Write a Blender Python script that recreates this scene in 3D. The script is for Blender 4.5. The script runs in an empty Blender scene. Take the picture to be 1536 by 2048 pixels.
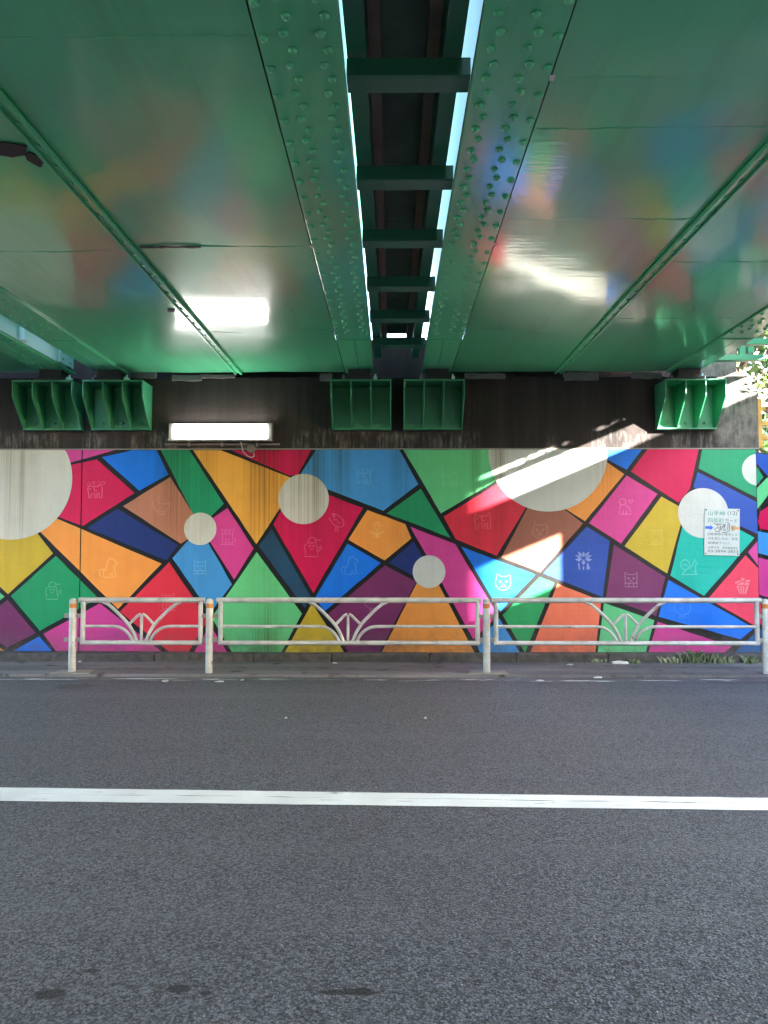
import bpy, bmesh, math, random
from mathutils import Vector, Matrix, noise as mnoise
R = math.radians
rnd = random.Random(7)
S = bpy.context.scene
C = S.collection

# ------------------------------------------------------------------ camera
FPX, PITCH, YAW, CAMZ = 1539.0, R(2.68), R(0.56), 1.35
cam = bpy.data.cameras.new('camera'); co = bpy.data.objects.new('camera', cam); C.objects.link(co)
co.location = (0, 0, CAMZ); co.rotation_euler = (R(90) + PITCH, 0, YAW)
cam.sensor_fit = 'VERTICAL'; cam.sensor_height = 36; cam.lens = 36 * FPX / 2048
cam.clip_start = 0.05; cam.clip_end = 2000
S.camera = co

# ------------------------------------------------------------------ world, sun, exposure
SUN = Vector((-1, 0.9, -0.42)).normalized()          # direction the sunlight travels
EL = math.asin(-SUN.z); ROT = math.atan2(-SUN.x, -SUN.y)
W = bpy.data.worlds.new('World'); S.world = W; W.use_nodes = True
nt = W.node_tree; bg = nt.nodes['Background']
sky = nt.nodes.new('ShaderNodeTexSky'); sky.sky_type = 'NISHITA'; sky.sun_disc = False
sky.sun_elevation = EL; sky.sun_rotation = ROT; sky.air_density = 1.0; sky.dust_density = 1.5; sky.ozone_density = 1.0
nt.links.new(sky.outputs[0], bg.inputs[0]); bg.inputs[1].default_value = 0.15
sl = bpy.data.lights.new('sun', 'SUN'); sl.energy = 5.0; sl.angle = R(0.5); sl.color = (1, .93, .82)
so = bpy.data.objects.new('sun', sl); C.objects.link(so); so.rotation_euler = SUN.to_track_quat('-Z', 'Y').to_euler(); so.location = (12, -6, 12)
vs = S.view_settings; vs.view_transform = 'Standard'; vs.look = 'None'; vs.gamma = 1; vs.use_curve_mapping = False
vs.exposure = 3.98
S.render.engine = 'CYCLES'; cy = S.cycles
cy.max_bounces = 10; cy.diffuse_bounces = 6; cy.glossy_bounces = 5; cy.use_denoising = True
cy.caustics_reflective = False; cy.caustics_refractive = False; cy.sample_clamp_indirect = 6

# ------------------------------------------------------------------ pixel -> place (full-size photo pixels)
_rot = co.rotation_euler.to_matrix()
def ray(px, py): return _rot @ Vector(((px - 768) / FPX, (1024 - py) / FPX, -1))
def at(px, py, Y):
    d = ray(px, py); t = Y / d.y; return Vector((0, 0, CAMZ)) + d * t
def gnd(px, py, z=0.0):
    d = ray(px, py); t = (z - CAMZ) / d.z; return Vector((0, 0, CAMZ)) + d * t

# ------------------------------------------------------------------ mesh helpers
class MB:
    def __init__(s): s.v = []; s.f = []
    def add(s, vs, fs):
        n = len(s.v); s.v += [tuple(v) for v in vs]; s.f += [tuple(i + n for i in f) for f in fs]; return s
    def box(s, x0, x1, y0, y1, z0, z1):
        vs = [(x, y, z) for z in (z0, z1) for y in (y0, y1) for x in (x0, x1)]
        return s.add(vs, [(0, 2, 3, 1), (4, 5, 7, 6), (0, 1, 5, 4), (2, 6, 7, 3), (0, 4, 6, 2), (1, 3, 7, 5)])
    def prism(s, poly, axis, a, b):
        """polygon (u, v) extruded along axis: x -> (y, z), y -> (x, z), z -> (x, y)"""
        def mk(u, v, t): return {'x': (t, u, v), 'y': (u, t, v), 'z': (u, v, t)}[axis]
        n = len(poly); vs = [mk(u, v, a) for u, v in poly] + [mk(u, v, b) for u, v in poly]
        fs = [tuple(range(n)), tuple(range(2 * n - 1, n - 1, -1))] + [(i, (i + 1) % n, n + (i + 1) % n, n + i) for i in range(n)]
        return s.add(vs, fs)
    def tube(s, pts, r, n=10, cap=True):
        pts = [Vector(p) for p in pts]; rs = r if isinstance(r, (list, tuple)) else [r] * len(pts)
        base = len(s.v); up = None
        for i, p in enumerate(pts):
            t = (pts[min(i + 1, len(pts) - 1)] - pts[max(i - 1, 0)]).normalized()
            if up is None: up = Vector((0, 0, 1)) if abs(t.z) < .9 else Vector((1, 0, 0))
            sd = t.cross(up).normalized(); up = sd.cross(t).normalized()
            for k in range(n):
                a = 2 * math.pi * k / n; s.v.append(tuple(p + (sd * math.cos(a) + up * math.sin(a)) * rs[i]))
        for i in range(len(pts) - 1):
            for k in range(n):
                a, b = base + i * n + k, base + i * n + (k + 1) % n
                s.f.append((a, b, b + n, a + n))
        if cap:
            s.f.append(tuple(base + k for k in range(n))[::-1]); e = base + (len(pts) - 1) * n; s.f.append(tuple(e + k for k in range(n)))
        return s
    def lathe(s, prof, o=(0, 0, 0), n=14, axis='z'):
        base = len(s.v)
        for r, h in prof:
            for k in range(n):
                a = 2 * math.pi * k / n; u, v = r * math.cos(a), r * math.sin(a)
                p = {'z': (u, v, h), 'y': (u, h, v), 'x': (h, u, v)}[axis]
                s.v.append((p[0] + o[0], p[1] + o[1], p[2] + o[2]))
        for i in range(len(prof) - 1):
            for k in range(n):
                a, b = base + i * n + k, base + i * n + (k + 1) % n
                s.f.append((a, b, b + n, a + n))
        s.f.append(tuple(base + k for k in range(n))[::-1]); e = base + (len(prof) - 1) * n; s.f.append(tuple(e + k for k in range(n)))
        return s
    def mesh(s, name, mat=None, smooth=False):
        me = bpy.data.meshes.new(name); me.from_pydata(s.v, [], s.f)
        bm = bmesh.new(); bm.from_mesh(me); bmesh.ops.recalc_face_normals(bm, faces=bm.faces); bm.to_mesh(me); bm.free()
        if mat: me.materials.append(mat)
        if smooth: me.polygons.foreach_set('use_smooth', [True] * len(me.polygons))
        return me
    def build(s, name, mat, parent=None, smooth=False, bevel=0):
        o = link(name, s.mesh(name, mat, smooth), parent)
        if bevel:
            m = o.modifiers.new('bevel', 'BEVEL'); m.width = bevel; m.segments = 2; m.limit_method = 'ANGLE'
        if smooth:
            try:
                m = o.modifiers.new('smooth', 'EDGE_SPLIT'); m.split_angle = R(40)
            except Exception: pass
        return o
def link(name, data, parent=None, loc=(0, 0, 0)):
    o = bpy.data.objects.new(name, data); C.objects.link(o)
    if parent: o.parent = parent
    o.location = loc
    return o
def tag(o, label=None, cat=None, group=None, kind=None):
    if label: o['label'] = label
    if cat: o['category'] = cat
    if group: o['group'] = group
    if kind: o['kind'] = kind
    return o
def thing(name, label, cat, loc=(0, 0, 0), group=None): return tag(link(name, None, None, loc), label, cat, group)
def rel(v, o): return Vector(v) - o

# ------------------------------------------------------------------ material helpers
def srgb(r, g, b):
    f = lambda c: (c / 255 / 12.92) if c / 255 <= .04045 else ((c / 255 + .055) / 1.055) ** 2.4
    return (f(r), f(g), f(b), 1)
class NT:
    def __init__(s, nt): s.nt = nt
    def n(s, t, **k):
        x = s.nt.nodes.new('ShaderNode' + t)
        for a, b in k.items(): setattr(x, a, b)
        return x
    def set(s, inp, v):
        if hasattr(v, 'is_output'): s.nt.links.new(v, inp)
        elif v is not None: inp.default_value = v
    def math(s, op, a, b=None, c=None, clamp=False):
        x = s.n('Math', operation=op); x.use_clamp = clamp
        for i, v in enumerate((a, b, c)):
            if v is not None: s.set(x.inputs[i], v)
        return x.outputs[0]
    def mix(s, fac, a, b, blend='MIX'):
        x = s.n('Mix', data_type='RGBA', blend_type=blend); s.set(x.inputs[0], fac); s.set(x.inputs[6], a); s.set(x.inputs[7], b); return x.outputs[2]
    def pos(s, sc=(1, 1, 1), off=(0, 0, 0)):
        g = s.n('NewGeometry'); m = s.n('Mapping'); s.nt.links.new(g.outputs['Position'], m.inputs[0])
        m.inputs['Scale'].default_value = sc; m.inputs['Location'].default_value = off; return m.outputs[0]
    def noise(s, vec, scale=1, detail=4, rough=.55, dist=0):
        x = s.n('TexNoise'); s.set(x.inputs['Vector'], vec); x.inputs['Scale'].default_value = scale
        x.inputs['Detail'].default_value = detail; x.inputs['Roughness'].default_value = rough; x.inputs['Distortion'].default_value = dist; return x.outputs[0]
    def voro(s, vec, scale, feature='F1'):
        x = s.n('TexVoronoi', feature=feature); s.set(x.inputs['Vector'], vec); x.inputs['Scale'].default_value = scale; return x
    def ramp(s, v, lo, hi, a=0.0, b=1.0):
        x = s.n('MapRange'); x.clamp = True; s.set(x.inputs[0], v)
        for i, q in enumerate((lo, hi, a, b)): x.inputs[i + 1].default_value = q
        return x.outputs[0]
    def bump(s, h, strength=.3, dist=.01, normal=None):
        x = s.n('Bump'); x.inputs['Strength'].default_value = strength; x.inputs['Distance'].default_value = dist; s.set(x.inputs['Height'], h)
        if normal is not None: s.set(x.inputs['Normal'], normal)
        return x.outputs[0]
def material(name, fn):
    m = bpy.data.materials.new(name); m.use_nodes = True; k = NT(m.node_tree); b = m.node_tree.nodes['Principled BSDF']
    fn(k, b); return m
def bs(k, b, color=None, rough=None, normal=None, metal=None, spec=None):
    if color is not None: k.set(b.inputs['Base Color'], color)
    if rough is not None: k.set(b.inputs['Roughness'], rough)
    if normal is not None: k.set(b.inputs['Normal'], normal)
    if metal is not None: k.set(b.inputs['Metallic'], metal)
    if spec is not None: k.set(b.inputs['Specular IOR Level'], spec)
def plain(name, col, rough=.6, var=.15, scale=6, bumpd=.001, metal=0):
    def fn(k, b):
        p = k.pos(); n = k.noise(p, scale, 5)
        dk = tuple(c * (1 - 2 * var) for c in col[:3]) + (1,)
        lt = tuple(min(1, c * (1 + var)) for c in col[:3]) + (1,)
        bs(k, b, k.mix(n, dk, lt), rough, k.bump(k.noise(p, scale * 12, 4), .4, bumpd), metal)
    return material(name, fn)
def green_steel(name, col, rough, wave, rust=.0, rustscale=3.0, ripple=0.0, coat=0.0):
    def fn(k, b):
        p = k.pos(); n = k.noise(p, .8, 5, .6); fine = k.noise(p, 30, 4)
        dk = tuple(c * .80 for c in col[:3]) + (1,); lt = tuple(c * 1.08 for c in col[:3]) + (1,)
        c = k.mix(n, dk, lt)
        grime = k.ramp(k.noise(k.pos((6, .6, 6)), 1, 6, .65), .52, .75)
        c = k.mix(k.math('MULTIPLY', grime, .3), c, srgb(70, 95, 70))
        rmask = k.ramp(k.noise(p, rustscale, 8, .7), .80 - rust, .84 - rust)
        c = k.mix(rmask, c, k.mix(fine, srgb(45, 20, 18), srgb(95, 48, 30)))
        r = k.math('ADD', k.math('MULTIPLY', fine, .1), k.math('ADD', k.math('MULTIPLY', n, .14), rough - .1))
        r = k.math('ADD', r, k.math('MULTIPLY', rmask, .5))
        h = k.math('ADD', k.math('MULTIPLY', k.noise(p, 2.2, 3), wave), k.math('MULTIPLY', k.noise(k.pos((1.6, 16, 4)), 1, 4), ripple))
        nb = k.bump(h, 1.0, .02)
        nb = k.bump(k.noise(k.pos((5, 30, 9)), 1, 4, .6), .12 if ripple else .0, .006, nb)
        nb = k.bump(k.noise(p, 90, 3), .07 if coat > .9 else .2, .002, nb)
        bs(k, b, c, r, nb)
        if coat:
            b.inputs['Specular IOR Level'].default_value = .22; b.inputs['Coat Weight'].default_value = coat * .9; b.inputs['Coat Roughness'].default_value = .09; b.inputs['Coat IOR'].default_value = 1.55; k.set(b.inputs['Coat Normal'], nb)
    return material(name, fn)
GREEN = srgb(94, 198, 144)
M_FLANGE = green_steel('flange_green', GREEN, .34, .03, .11, 5, 0, .6)
M_PLATE = green_steel('plate_green', GREEN, .3, .09, .045, 2.5, .03, 1.0)
M_FRAME = green_steel('frame_green', srgb(40, 105, 80), .5, .05, .12, 5)
M_BRACKET = green_steel('bracket_green', srgb(56, 136, 100), .45, .03, .06, 6)
M_PALE = green_steel('skylit_web_green', srgb(205, 236, 236), .4, .04, .06, 6)  # green girder steel with skylight put into its pale bluish colour
M_RUSTY = green_steel('rusty_edge', srgb(80, 70, 55), .6, .03, .3, 12)
M_TIMBER = plain('timber', srgb(125, 108, 96), .8, .2, 9, .004)
M_DECK = plain('deck_underside', srgb(78, 104, 88), .7, .25, 5, .004)
M_BLACK = plain('black_rubber', srgb(25, 25, 27), .6)
M_GREY = plain('grey_metal', srgb(135, 130, 125), .5, .15, 10)
M_PALECON = plain('pale_mortar', srgb(120, 115, 112), .9, .25, 12, .006)
M_CON = plain('concrete', srgb(140, 136, 128), .9, .2, 3, .006)
M_PALEWALL = plain('pale_wall_paint', srgb(205, 202, 195), .8, .1, 3, .004)
M_KERB = plain('dirty_kerb', srgb(92, 86, 83), .9, .48, 11, .014)
M_WOOD = plain('yellow_wood', srgb(190, 145, 70), .7, .2, 8, .003)
M_PAPER = plain('scrap_paper', srgb(205, 205, 200), .8, .08, 20)
M_CABLE = plain('cable_white', srgb(190, 180, 175), .5)
M_SCREW = plain('screw_dark', srgb(50, 48, 46), .4, .1, 30, .0005, .6)

def soot(k, b):
    p = k.pos(); st = k.noise(k.pos((7, 7, .35)), 1, 8, .65); blot = k.noise(p, 6, 10, .72); fine = k.noise(k.pos((26, 26, 5)), 1, 8, .7)
    sep = k.n('SeparateXYZ'); k.nt.links.new(k.n('NewGeometry').outputs['Position'], sep.inputs[0])
    lowband = k.ramp(k.math('ADD', sep.outputs[2], k.math('MULTIPLY', k.math('SUBTRACT', st, .5), .5)), 2.72, 2.77, 1, 0)
    endband = k.ramp(k.math('ADD', sep.outputs[0], k.math('MULTIPLY', blot, .3)), 4.0, 4.1)
    zone = k.ramp(k.noise(k.pos((1.1, 1.1, .01), (3.3, 0, 0)), 1, 2), .47, .50)
    scuff = k.ramp(k.math('ADD', k.math('MULTIPLY', fine, .6), k.math('MULTIPLY', st, .5)), .50, .66)
    m = k.math('MAXIMUM', k.math('MULTIPLY', k.math('MULTIPLY', lowband, zone), scuff), endband)
    dark = k.mix(k.ramp(st, .35, .65), srgb(26, 20, 20), srgb(50, 41, 40)); lite = k.mix(k.ramp(k.math('ADD', k.math('MULTIPLY', blot, .5), k.math('MULTIPLY', fine, .5)), .38, .6), srgb(58, 56, 55), srgb(138, 132, 126))
    bs(k, b, k.mix(k.math('MULTIPLY', m, .55), dark, lite), .85, k.bump(k.noise(p, 14, 8, .7), .6, .012))
M_SOOT = material('sooty_concrete', soot)

def asphalt(k, b):
    p = k.pos(); va = k.voro(p, 105); vb = k.voro(p, 210); g2 = k.noise(p, 170, 2, .6); v2 = k.voro(p, 120); big = k.noise(p, .5, 5, .6)
    sa = k.n('SeparateColor'); k.nt.links.new(va.outputs['Color'], sa.inputs[0]); sb = k.n('SeparateColor'); k.nt.links.new(vb.outputs['Color'], sb.inputs[0])
    g = k.math('ADD', k.math('MULTIPLY', sa.outputs[0], .55), k.math('MULTIPLY', sb.outputs[1], .45))
    c = k.mix(k.ramp(g, .18, .85), srgb(34, 35, 40), srgb(124, 127, 136))
    c = k.mix(k.ramp(va.outputs['Distance'], .45, .85, 0, .7), c, srgb(22, 22, 26))
    c = k.mix(k.math('MULTIPLY', k.ramp(big, .4, .7), .3), c, srgb(64, 62, 64))
    c = k.mix(k.ramp(k.noise(p, 1.3, 6, .7), .6, .75, 0, .25), c, srgb(84, 74, 66))
    spk = k.math('MULTIPLY', k.ramp(v2.outputs['Color'], .955, .96), k.ramp(v2.outputs['Distance'], .25, .32, 1, 0)); c = k.mix(spk, c, srgb(215, 215, 212))
    track = k.ramp(k.noise(k.pos((.12, 2.2, 1)), 1, 4), .5, .72); c = k.mix(k.math('MULTIPLY', track, .25), c, srgb(108, 107, 112))
    # oil drips: real blotches on the road, each with its own ragged outline
    geo = k.n('NewGeometry')
    wob = k.n('TexNoise'); k.nt.links.new(geo.outputs['Position'], wob.inputs['Vector']); wob.inputs['Scale'].default_value = 14; wob.inputs['Detail'].default_value = 5
    for px, py, rx, ry in ((93, 1988, .055, .030), (355, 1977, .035, .025), (412, 1986, .02, .014), (700, 1984, .10, .016), (730, 1983, .03, .022), (182, 1942, .03, .014), (150, 1373, .20, .16), (100, 1766, .02, .012)):
        q = gnd(px, py); m = k.n('Mapping'); m.vector_type = 'POINT'; k.nt.links.new(geo.outputs['Position'], m.inputs[0])
        m.inputs['Scale'].default_value = (1 / rx, 1 / ry, 0); m.inputs['Location'].default_value = (-q.x / rx, -q.y / ry, 0)
        ln = k.n('VectorMath', operation='LENGTH'); k.nt.links.new(m.outputs[0], ln.inputs[0])
        d = k.math('ADD', ln.outputs['Value'], k.math('MULTIPLY', k.math('SUBTRACT', wob.outputs[0], .5), 1.6))
        c = k.mix(k.math('MULTIPLY', k.ramp(d, .75, 1.05, 1, 0), .92 if px != 150 else .5), c, srgb(26, 24, 24))
    bs(k, b, c, k.ramp(g2, .3, .7, .45, .8), k.bump(k.math('SUBTRACT', k.math('MULTIPLY', g, .5), k.math('MULTIPLY', va.outputs['Distance'], .6)), .9, .010))
M_ASPH = material('asphalt', asphalt)
def pavement(k, b):
    p = k.pos(); v = k.voro(p, 110); big = k.noise(k.pos((.5, 3, 1)), 1, 6, .65)
    c = k.mix(k.ramp(v.outputs['Color'], .1, .9), srgb(66, 64, 68), srgb(96, 94, 96)); c = k.mix(k.ramp(big, .35, .65), c, srgb(118, 114, 116))
    c = k.mix(k.ramp(k.noise(p, 5, 7, .7), .56, .66), c, srgb(58, 54, 54))
    bs(k, b, c, .85, k.bump(k.noise(p, 60, 6), .8, .008))
M_PAVE = material('pavement_asphalt', pavement)
def linepaint(wear):
    def fn(k, b):
        p = k.pos(); w = k.ramp(k.noise(k.pos((1.2, 14, 1)), 1.5, 8, .7), wear - .015, wear + .02); g = k.noise(p, 60, 4)
        c = k.mix(k.ramp(k.noise(p, 2.5, 6), .35, .7), srgb(236, 238, 238), srgb(214, 216, 216)); c = k.mix(w, c, srgb(84, 82, 86))
        bs(k, b, c, .6, k.bump(k.math('ADD', g, k.voro(p, 95).outputs['Distance']), .5, .003))
    return fn
M_LINE = material('white_road_paint', linepaint(.625))
M_EDGE = material('worn_road_paint', linepaint(.43))
def railpaint(k, b):
    p = k.pos(); r = k.ramp(k.noise(k.pos((3, 8, 8)), 1.4, 9, .75), .62, .66); d = k.noise(p, 7, 6, .65)
    c = k.mix(k.ramp(d, .35, .75), srgb(188, 189, 188), srgb(140, 138, 134)); c = k.mix(r, c, k.mix(k.noise(p, 40, 3), srgb(70, 40, 32), srgb(130, 96, 80)))
    bs(k, b, c, .38, k.bump(k.noise(p, 60, 4), .3, .002))
M_RAIL = material('white_rail_paint', railpaint)
M_BAND = plain('amber_band', srgb(185, 115, 45), .35, .12, 20)
M_RED = plain('conduit_grey', srgb(120, 108, 106), .6, .2, 12)

# mural paint over rough board-marked concrete: one node group, one colour per panel
def mural_group():
    g = bpy.data.node_groups.new('mural_paint', 'ShaderNodeTree')
    g.interface.new_socket('Color', in_out='INPUT', socket_type='NodeSocketColor'); g.interface.new_socket('Shader', in_out='OUTPUT', socket_type='NodeSocketShader')
    k = NT(g); gi = g.nodes.new('NodeGroupInput'); go = g.nodes.new('NodeGroupOutput'); b = k.n('BsdfPrincipled')
    p = k.pos(); sep = k.n('SeparateXYZ'); g.links.new(k.n('NewGeometry').outputs['Position'], sep.inputs[0]); X, Z = sep.outputs[0], sep.outputs[2]
    c = gi.outputs[0]
    n = k.noise(p, 1.6, 6, .6)
    c = k.mix(k.ramp(n, .3, .75, 0, .22), c, (.78, .76, .74, 1), 'MULTIPLY'); c = k.mix(k.ramp(k.noise(p, 5, 7, .7), .45, .8, 0, .35), c, (.72, .70, .68, 1), 'MULTIPLY')
    c = k.mix(k.ramp(k.noise(k.pos((14, 1, .5)), 1, 5, .6), .4, .8, 0, .22), c, (.62, .6, .57, 1), 'MULTIPLY')
    # rain runs: where water comes down the wall
    zone = None
    for x, w, s in ((-1.52, .26, 1.2), (-.98, .30, .85), (-.62, .14, .7), (-2.55, .30, .6), (-2.22, .15, .5), (1.28, .12, .8), (-4.5, .28, .5), (.1, .14, .5), (-1.45, .10, .8), (1.0, .08, .5), (2.6, .3, .25)):
        q = k.math('SUBTRACT', 1, k.math('DIVIDE', k.math('ABSOLUTE', k.math('SUBTRACT', X, x)), w), clamp=True)
        q = k.math('MULTIPLY', k.math('POWER', q, .6), s); zone = q if zone is None else k.math('MAXIMUM', zone, q)
    runs = k.math('ADD', k.math('MULTIPLY', k.noise(k.pos((38, 1, .16)), 1, 4, .7), .6), k.math('MULTIPLY', k.noise(k.pos((90, 1, .3), (5, 0, 0)), 1, 3, .6), .4))
    fall = k.math('ADD', k.ramp(k.math('ADD', Z, k.math('MULTIPLY', k.noise(k.pos((7, 1, .1)), 1, 3), 1.4)), 1.9, 3.2, .12, 1), 0)
    low = k.math('MULTIPLY', k.ramp(Z, .1, .9, 1, 0), k.ramp(k.math('ABSOLUTE', k.math('ADD', X, 1.47)), .02, .28, .9, 0))
    st = k.math('MULTIPLY', k.math('MULTIPLY', zone, k.ramp(runs, .46, .62)), k.math('MAXIMUM', fall, low))
    c = k.mix(k.math('MULTIPLY', st, .95), c, srgb(140, 112, 78), 'MULTIPLY'); c = k.mix(k.math('MULTIPLY', st, .35), c, srgb(74, 58, 40))
    damp = k.math('MULTIPLY', k.math('MULTIPLY', zone, .65), k.math('MAXIMUM', fall, low)); c = k.mix(damp, c, srgb(205, 190, 160), 'MULTIPLY')
    dirt = k.math('MULTIPLY', k.ramp(Z, .12, .42, .8, 0), k.ramp(k.noise(p, 9, 6, .7), .35, .7)); c = k.mix(dirt, c, srgb(95, 84, 76))
    board = k.noise(k.pos((.7, 1, 9)), 1, 3)
    h = k.math('ADD', k.math('MULTIPLY', board, .5), k.math('ADD', k.math('MULTIPLY', k.noise(p, 28, 6, .65), .35), k.math('MULTIPLY', k.noise(p, 4, 4), .6)))
    g.links.new(k.bump(h, .45, .02), b.inputs['Normal']); k.set(b.inputs['Base Color'], c); k.set(b.inputs['Roughness'], k.ramp(n, .3, .7, .45, .6)); b.inputs['Specular IOR Level'].default_value = .3
    g.links.new(b.outputs[0], go.inputs[0]); return g
MG = mural_group(); _mm = {}
def mural(name, col):
    if name in _mm: return _mm[name]
    m = bpy.data.materials.new(name); m.use_nodes = True; t = m.node_tree; t.nodes.remove(t.nodes['Principled BSDF'])
    g = t.nodes.new('ShaderNodeGroup'); g.node_tree = MG; g.inputs[0].default_value = col
    t.links.new(g.outputs[0], t.nodes['Material Output'].inputs[0]); _mm[name] = m; return m

def emit(name, col, strength):
    def fn(k, b):
        b.inputs['Base Color'].default_value = (.8, .8, .8, 1); b.inputs['Emission Color'].default_value = col; b.inputs['Emission Strength'].default_value = strength
    return material(name, fn)
def leafmat(name, c0, c1):
    def fn(k, b):
        inf = k.n('ObjectInfo'); n = k.noise(k.pos(), 3.0, 3)
        bs(k, b, k.mix(k.ramp(n, .35, .65), c0, c1), .5); b.inputs['Transmission Weight'].default_value = 0
        b.inputs['Subsurface Weight'].default_value = 0
    return material(name, fn)
M_LEAF = leafmat('leaf_green', (.025, .07, .015, 1), (.07, .14, .03, 1))
M_VINE = leafmat('vine_leaf', (.08, .15, .03, 1), (.20, .28, .06, 1))
M_GRASS = leafmat('weed_leaf', (.13, .18, .08, 1), (.36, .38, .24, 1))
M_BARK = plain('bark', srgb(80, 66, 54), .9, .25, 8, .01)

YW, YA, YG = 9.16, 9.20, 8.20        # mural face, abutment face, guard rail line
ZC = 3.45                            # underside of the bridge plates

# ------------------------------------------------------------------ ground, road, pavement
tag(MB().add([(-400, -400, -.03), (400, -400, -.03), (400, 400, -.03), (-400, 400, -.03)], [(0, 1, 2, 3)]).build('ground', plain('ground_soil', srgb(105, 98, 88), .95, .2, .4, .01)), kind='structure')
road = tag(MB().add([(-60, -.6, 0), (60, -.6, 0), (60, 8.1, 0), (-60, 8.1, 0)], [(0, 1, 2, 3)]).build('road', M_ASPH), kind='structure')
a0, a1, b0, b1 = gnd(0, 1576), gnd(1536, 1597), gnd(0, 1603), gnd(1536, 1622)
def ext(p, q, x): t = (x - p.x) / (q.x - p.x); return p.lerp(q, t)
ln = MB(); N = 240
def lp(u, x): return ext(b0, b1, x).lerp(ext(a0, a1, x), u)      # u across the painted stripe
for lo, hi in ((0, .55), (.55, 1)):
    n0 = len(ln.v)
    for i in range(N + 1):
        x = -12 + 24 * i / N; cr = mnoise.noise(Vector((x * 1.7, 0, 0))) * .06 + .02 * mnoise.noise(Vector((x * 9, 3, 0))); gap = max(0.0, .05 * mnoise.noise(Vector((x * 6, 7, 0))) + .004 + .03 * mnoise.noise(Vector((x * .6, 1, 0)))) * .6 + .0005
        u0 = (cr + .55 + gap) if lo else rnd.uniform(-.012, .012); u1 = (cr + .55 - gap) if not lo else 1 + rnd.uniform(-.012, .012)
        for u in (u0, u1): ln.v.append(tuple(lp(u, x) + Vector((0, 0, .004))))
    ln.f += [(n0 + 2 * i, n0 + 2 * i + 2, n0 + 2 * i + 3, n0 + 2 * i + 1) for i in range(N)]
ln.build('lane_line', M_LINE, road)
e = MB(); e.v = [(x, y, .0045) for x in (-14, 14) for y in (7.86, 8.0)]; e.f = [(0, 2, 3, 1)]
e.build('edge_line', M_EDGE, road)
pv = MB().box(-40, 4.55, 8.1, 9.0, -.02, .03)
pav = tag(pv.build('pavement', M_PAVE, bevel=.012), kind='structure')
tag(MB().box(-40, 40, -1.3, -.6, -.02, .1).build('pavement', M_PAVE, bevel=.012), kind='structure')
kb = link('wall_kerb', None); tag(kb, kind='structure')
x = -9.2
while x < 4.4:
    w = rnd.uniform(.9, 1.25); x1 = min(x + w, 4.42)
    d = rnd.uniform(-.008, .008)
    MB().box(x + .004, x1 - .004, 8.99 + d, 9.158, .02, .122 + rnd.uniform(-.006, .006)).build('kerb_stone', M_KERB, kb, bevel=.012); x = x1

# ------------------------------------------------------------------ abutment and mural wall
XL, XR = -9.5, at(1514, 1000, YW).x
ab = tag(link('bridge_abutment', None, None, (-.4, 9.2, 0)), 'soot black concrete abutment wall carrying the bridge above the mural', 'abutment')
def P(o, mb, name, mat, **k):
    l = Vector(o.location); mb.v = [tuple(Vector(v) - l) for v in mb.v]; return mb.build(name, mat, o, **k)
P(ab, MB().box(XL, 4.40, YA, 9.75, 0, 3.415), 'front_wall', M_SOOT, bevel=.015)
P(ab, MB().box(XL, 4.40, 9.752, 10.2, 0, 4.02), 'back_wall', M_SOOT, bevel=.01)
for px0, px1, py0, py1 in ((252, 312, 746, 757), (345, 404, 751, 762), (400, 470, 750, 757), (640, 664, 748, 762), (1128, 1196, 745, 762), (1262, 1322, 746, 758), (930, 1010, 748, 758)):
    p, q = at(px0, py1, YA), at(px1, py0, YA); n = 5; mb = MB()
    poly = [(p.x + (q.x - p.x) * i / n, p.z + rnd.uniform(-.006, .006)) for i in range(n + 1)] + [(q.x - (q.x - p.x) * i / n, q.z + rnd.uniform(-.006, .006)) for i in range(n + 1)]
    mb.prism(poly, 'y', YA - .03, YA + .05); P(ab, mb, 'mortar_pad', M_PALECON)
mw = tag(link('mural_wall', None, None, (-.4, YW, 0)), 'long retaining wall painted with a black lined geometric colour mural', 'mural wall')
ztop = at(768, 899, YW).z
M_BLACKP = mural('mural_black', srgb(17, 15, 17))
xj = at(161, 1100, YW).x
wl = MB().box(XL, xj - .006, YW, YA - .002, .02, ztop).box(xj + .006, XR, YW, YA - .002, .02, ztop).box(xj - .0062, xj + .0062, YW + .012, YA - .003, .02, ztop - .01)
P(mw, wl, 'wall_face', M_BLACKP)
P(mw, MB().box(XL, 4.38, YW - .006, YA - .003, ztop + .001, ztop + .014), 'capping_strip', M_GREY)

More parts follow.
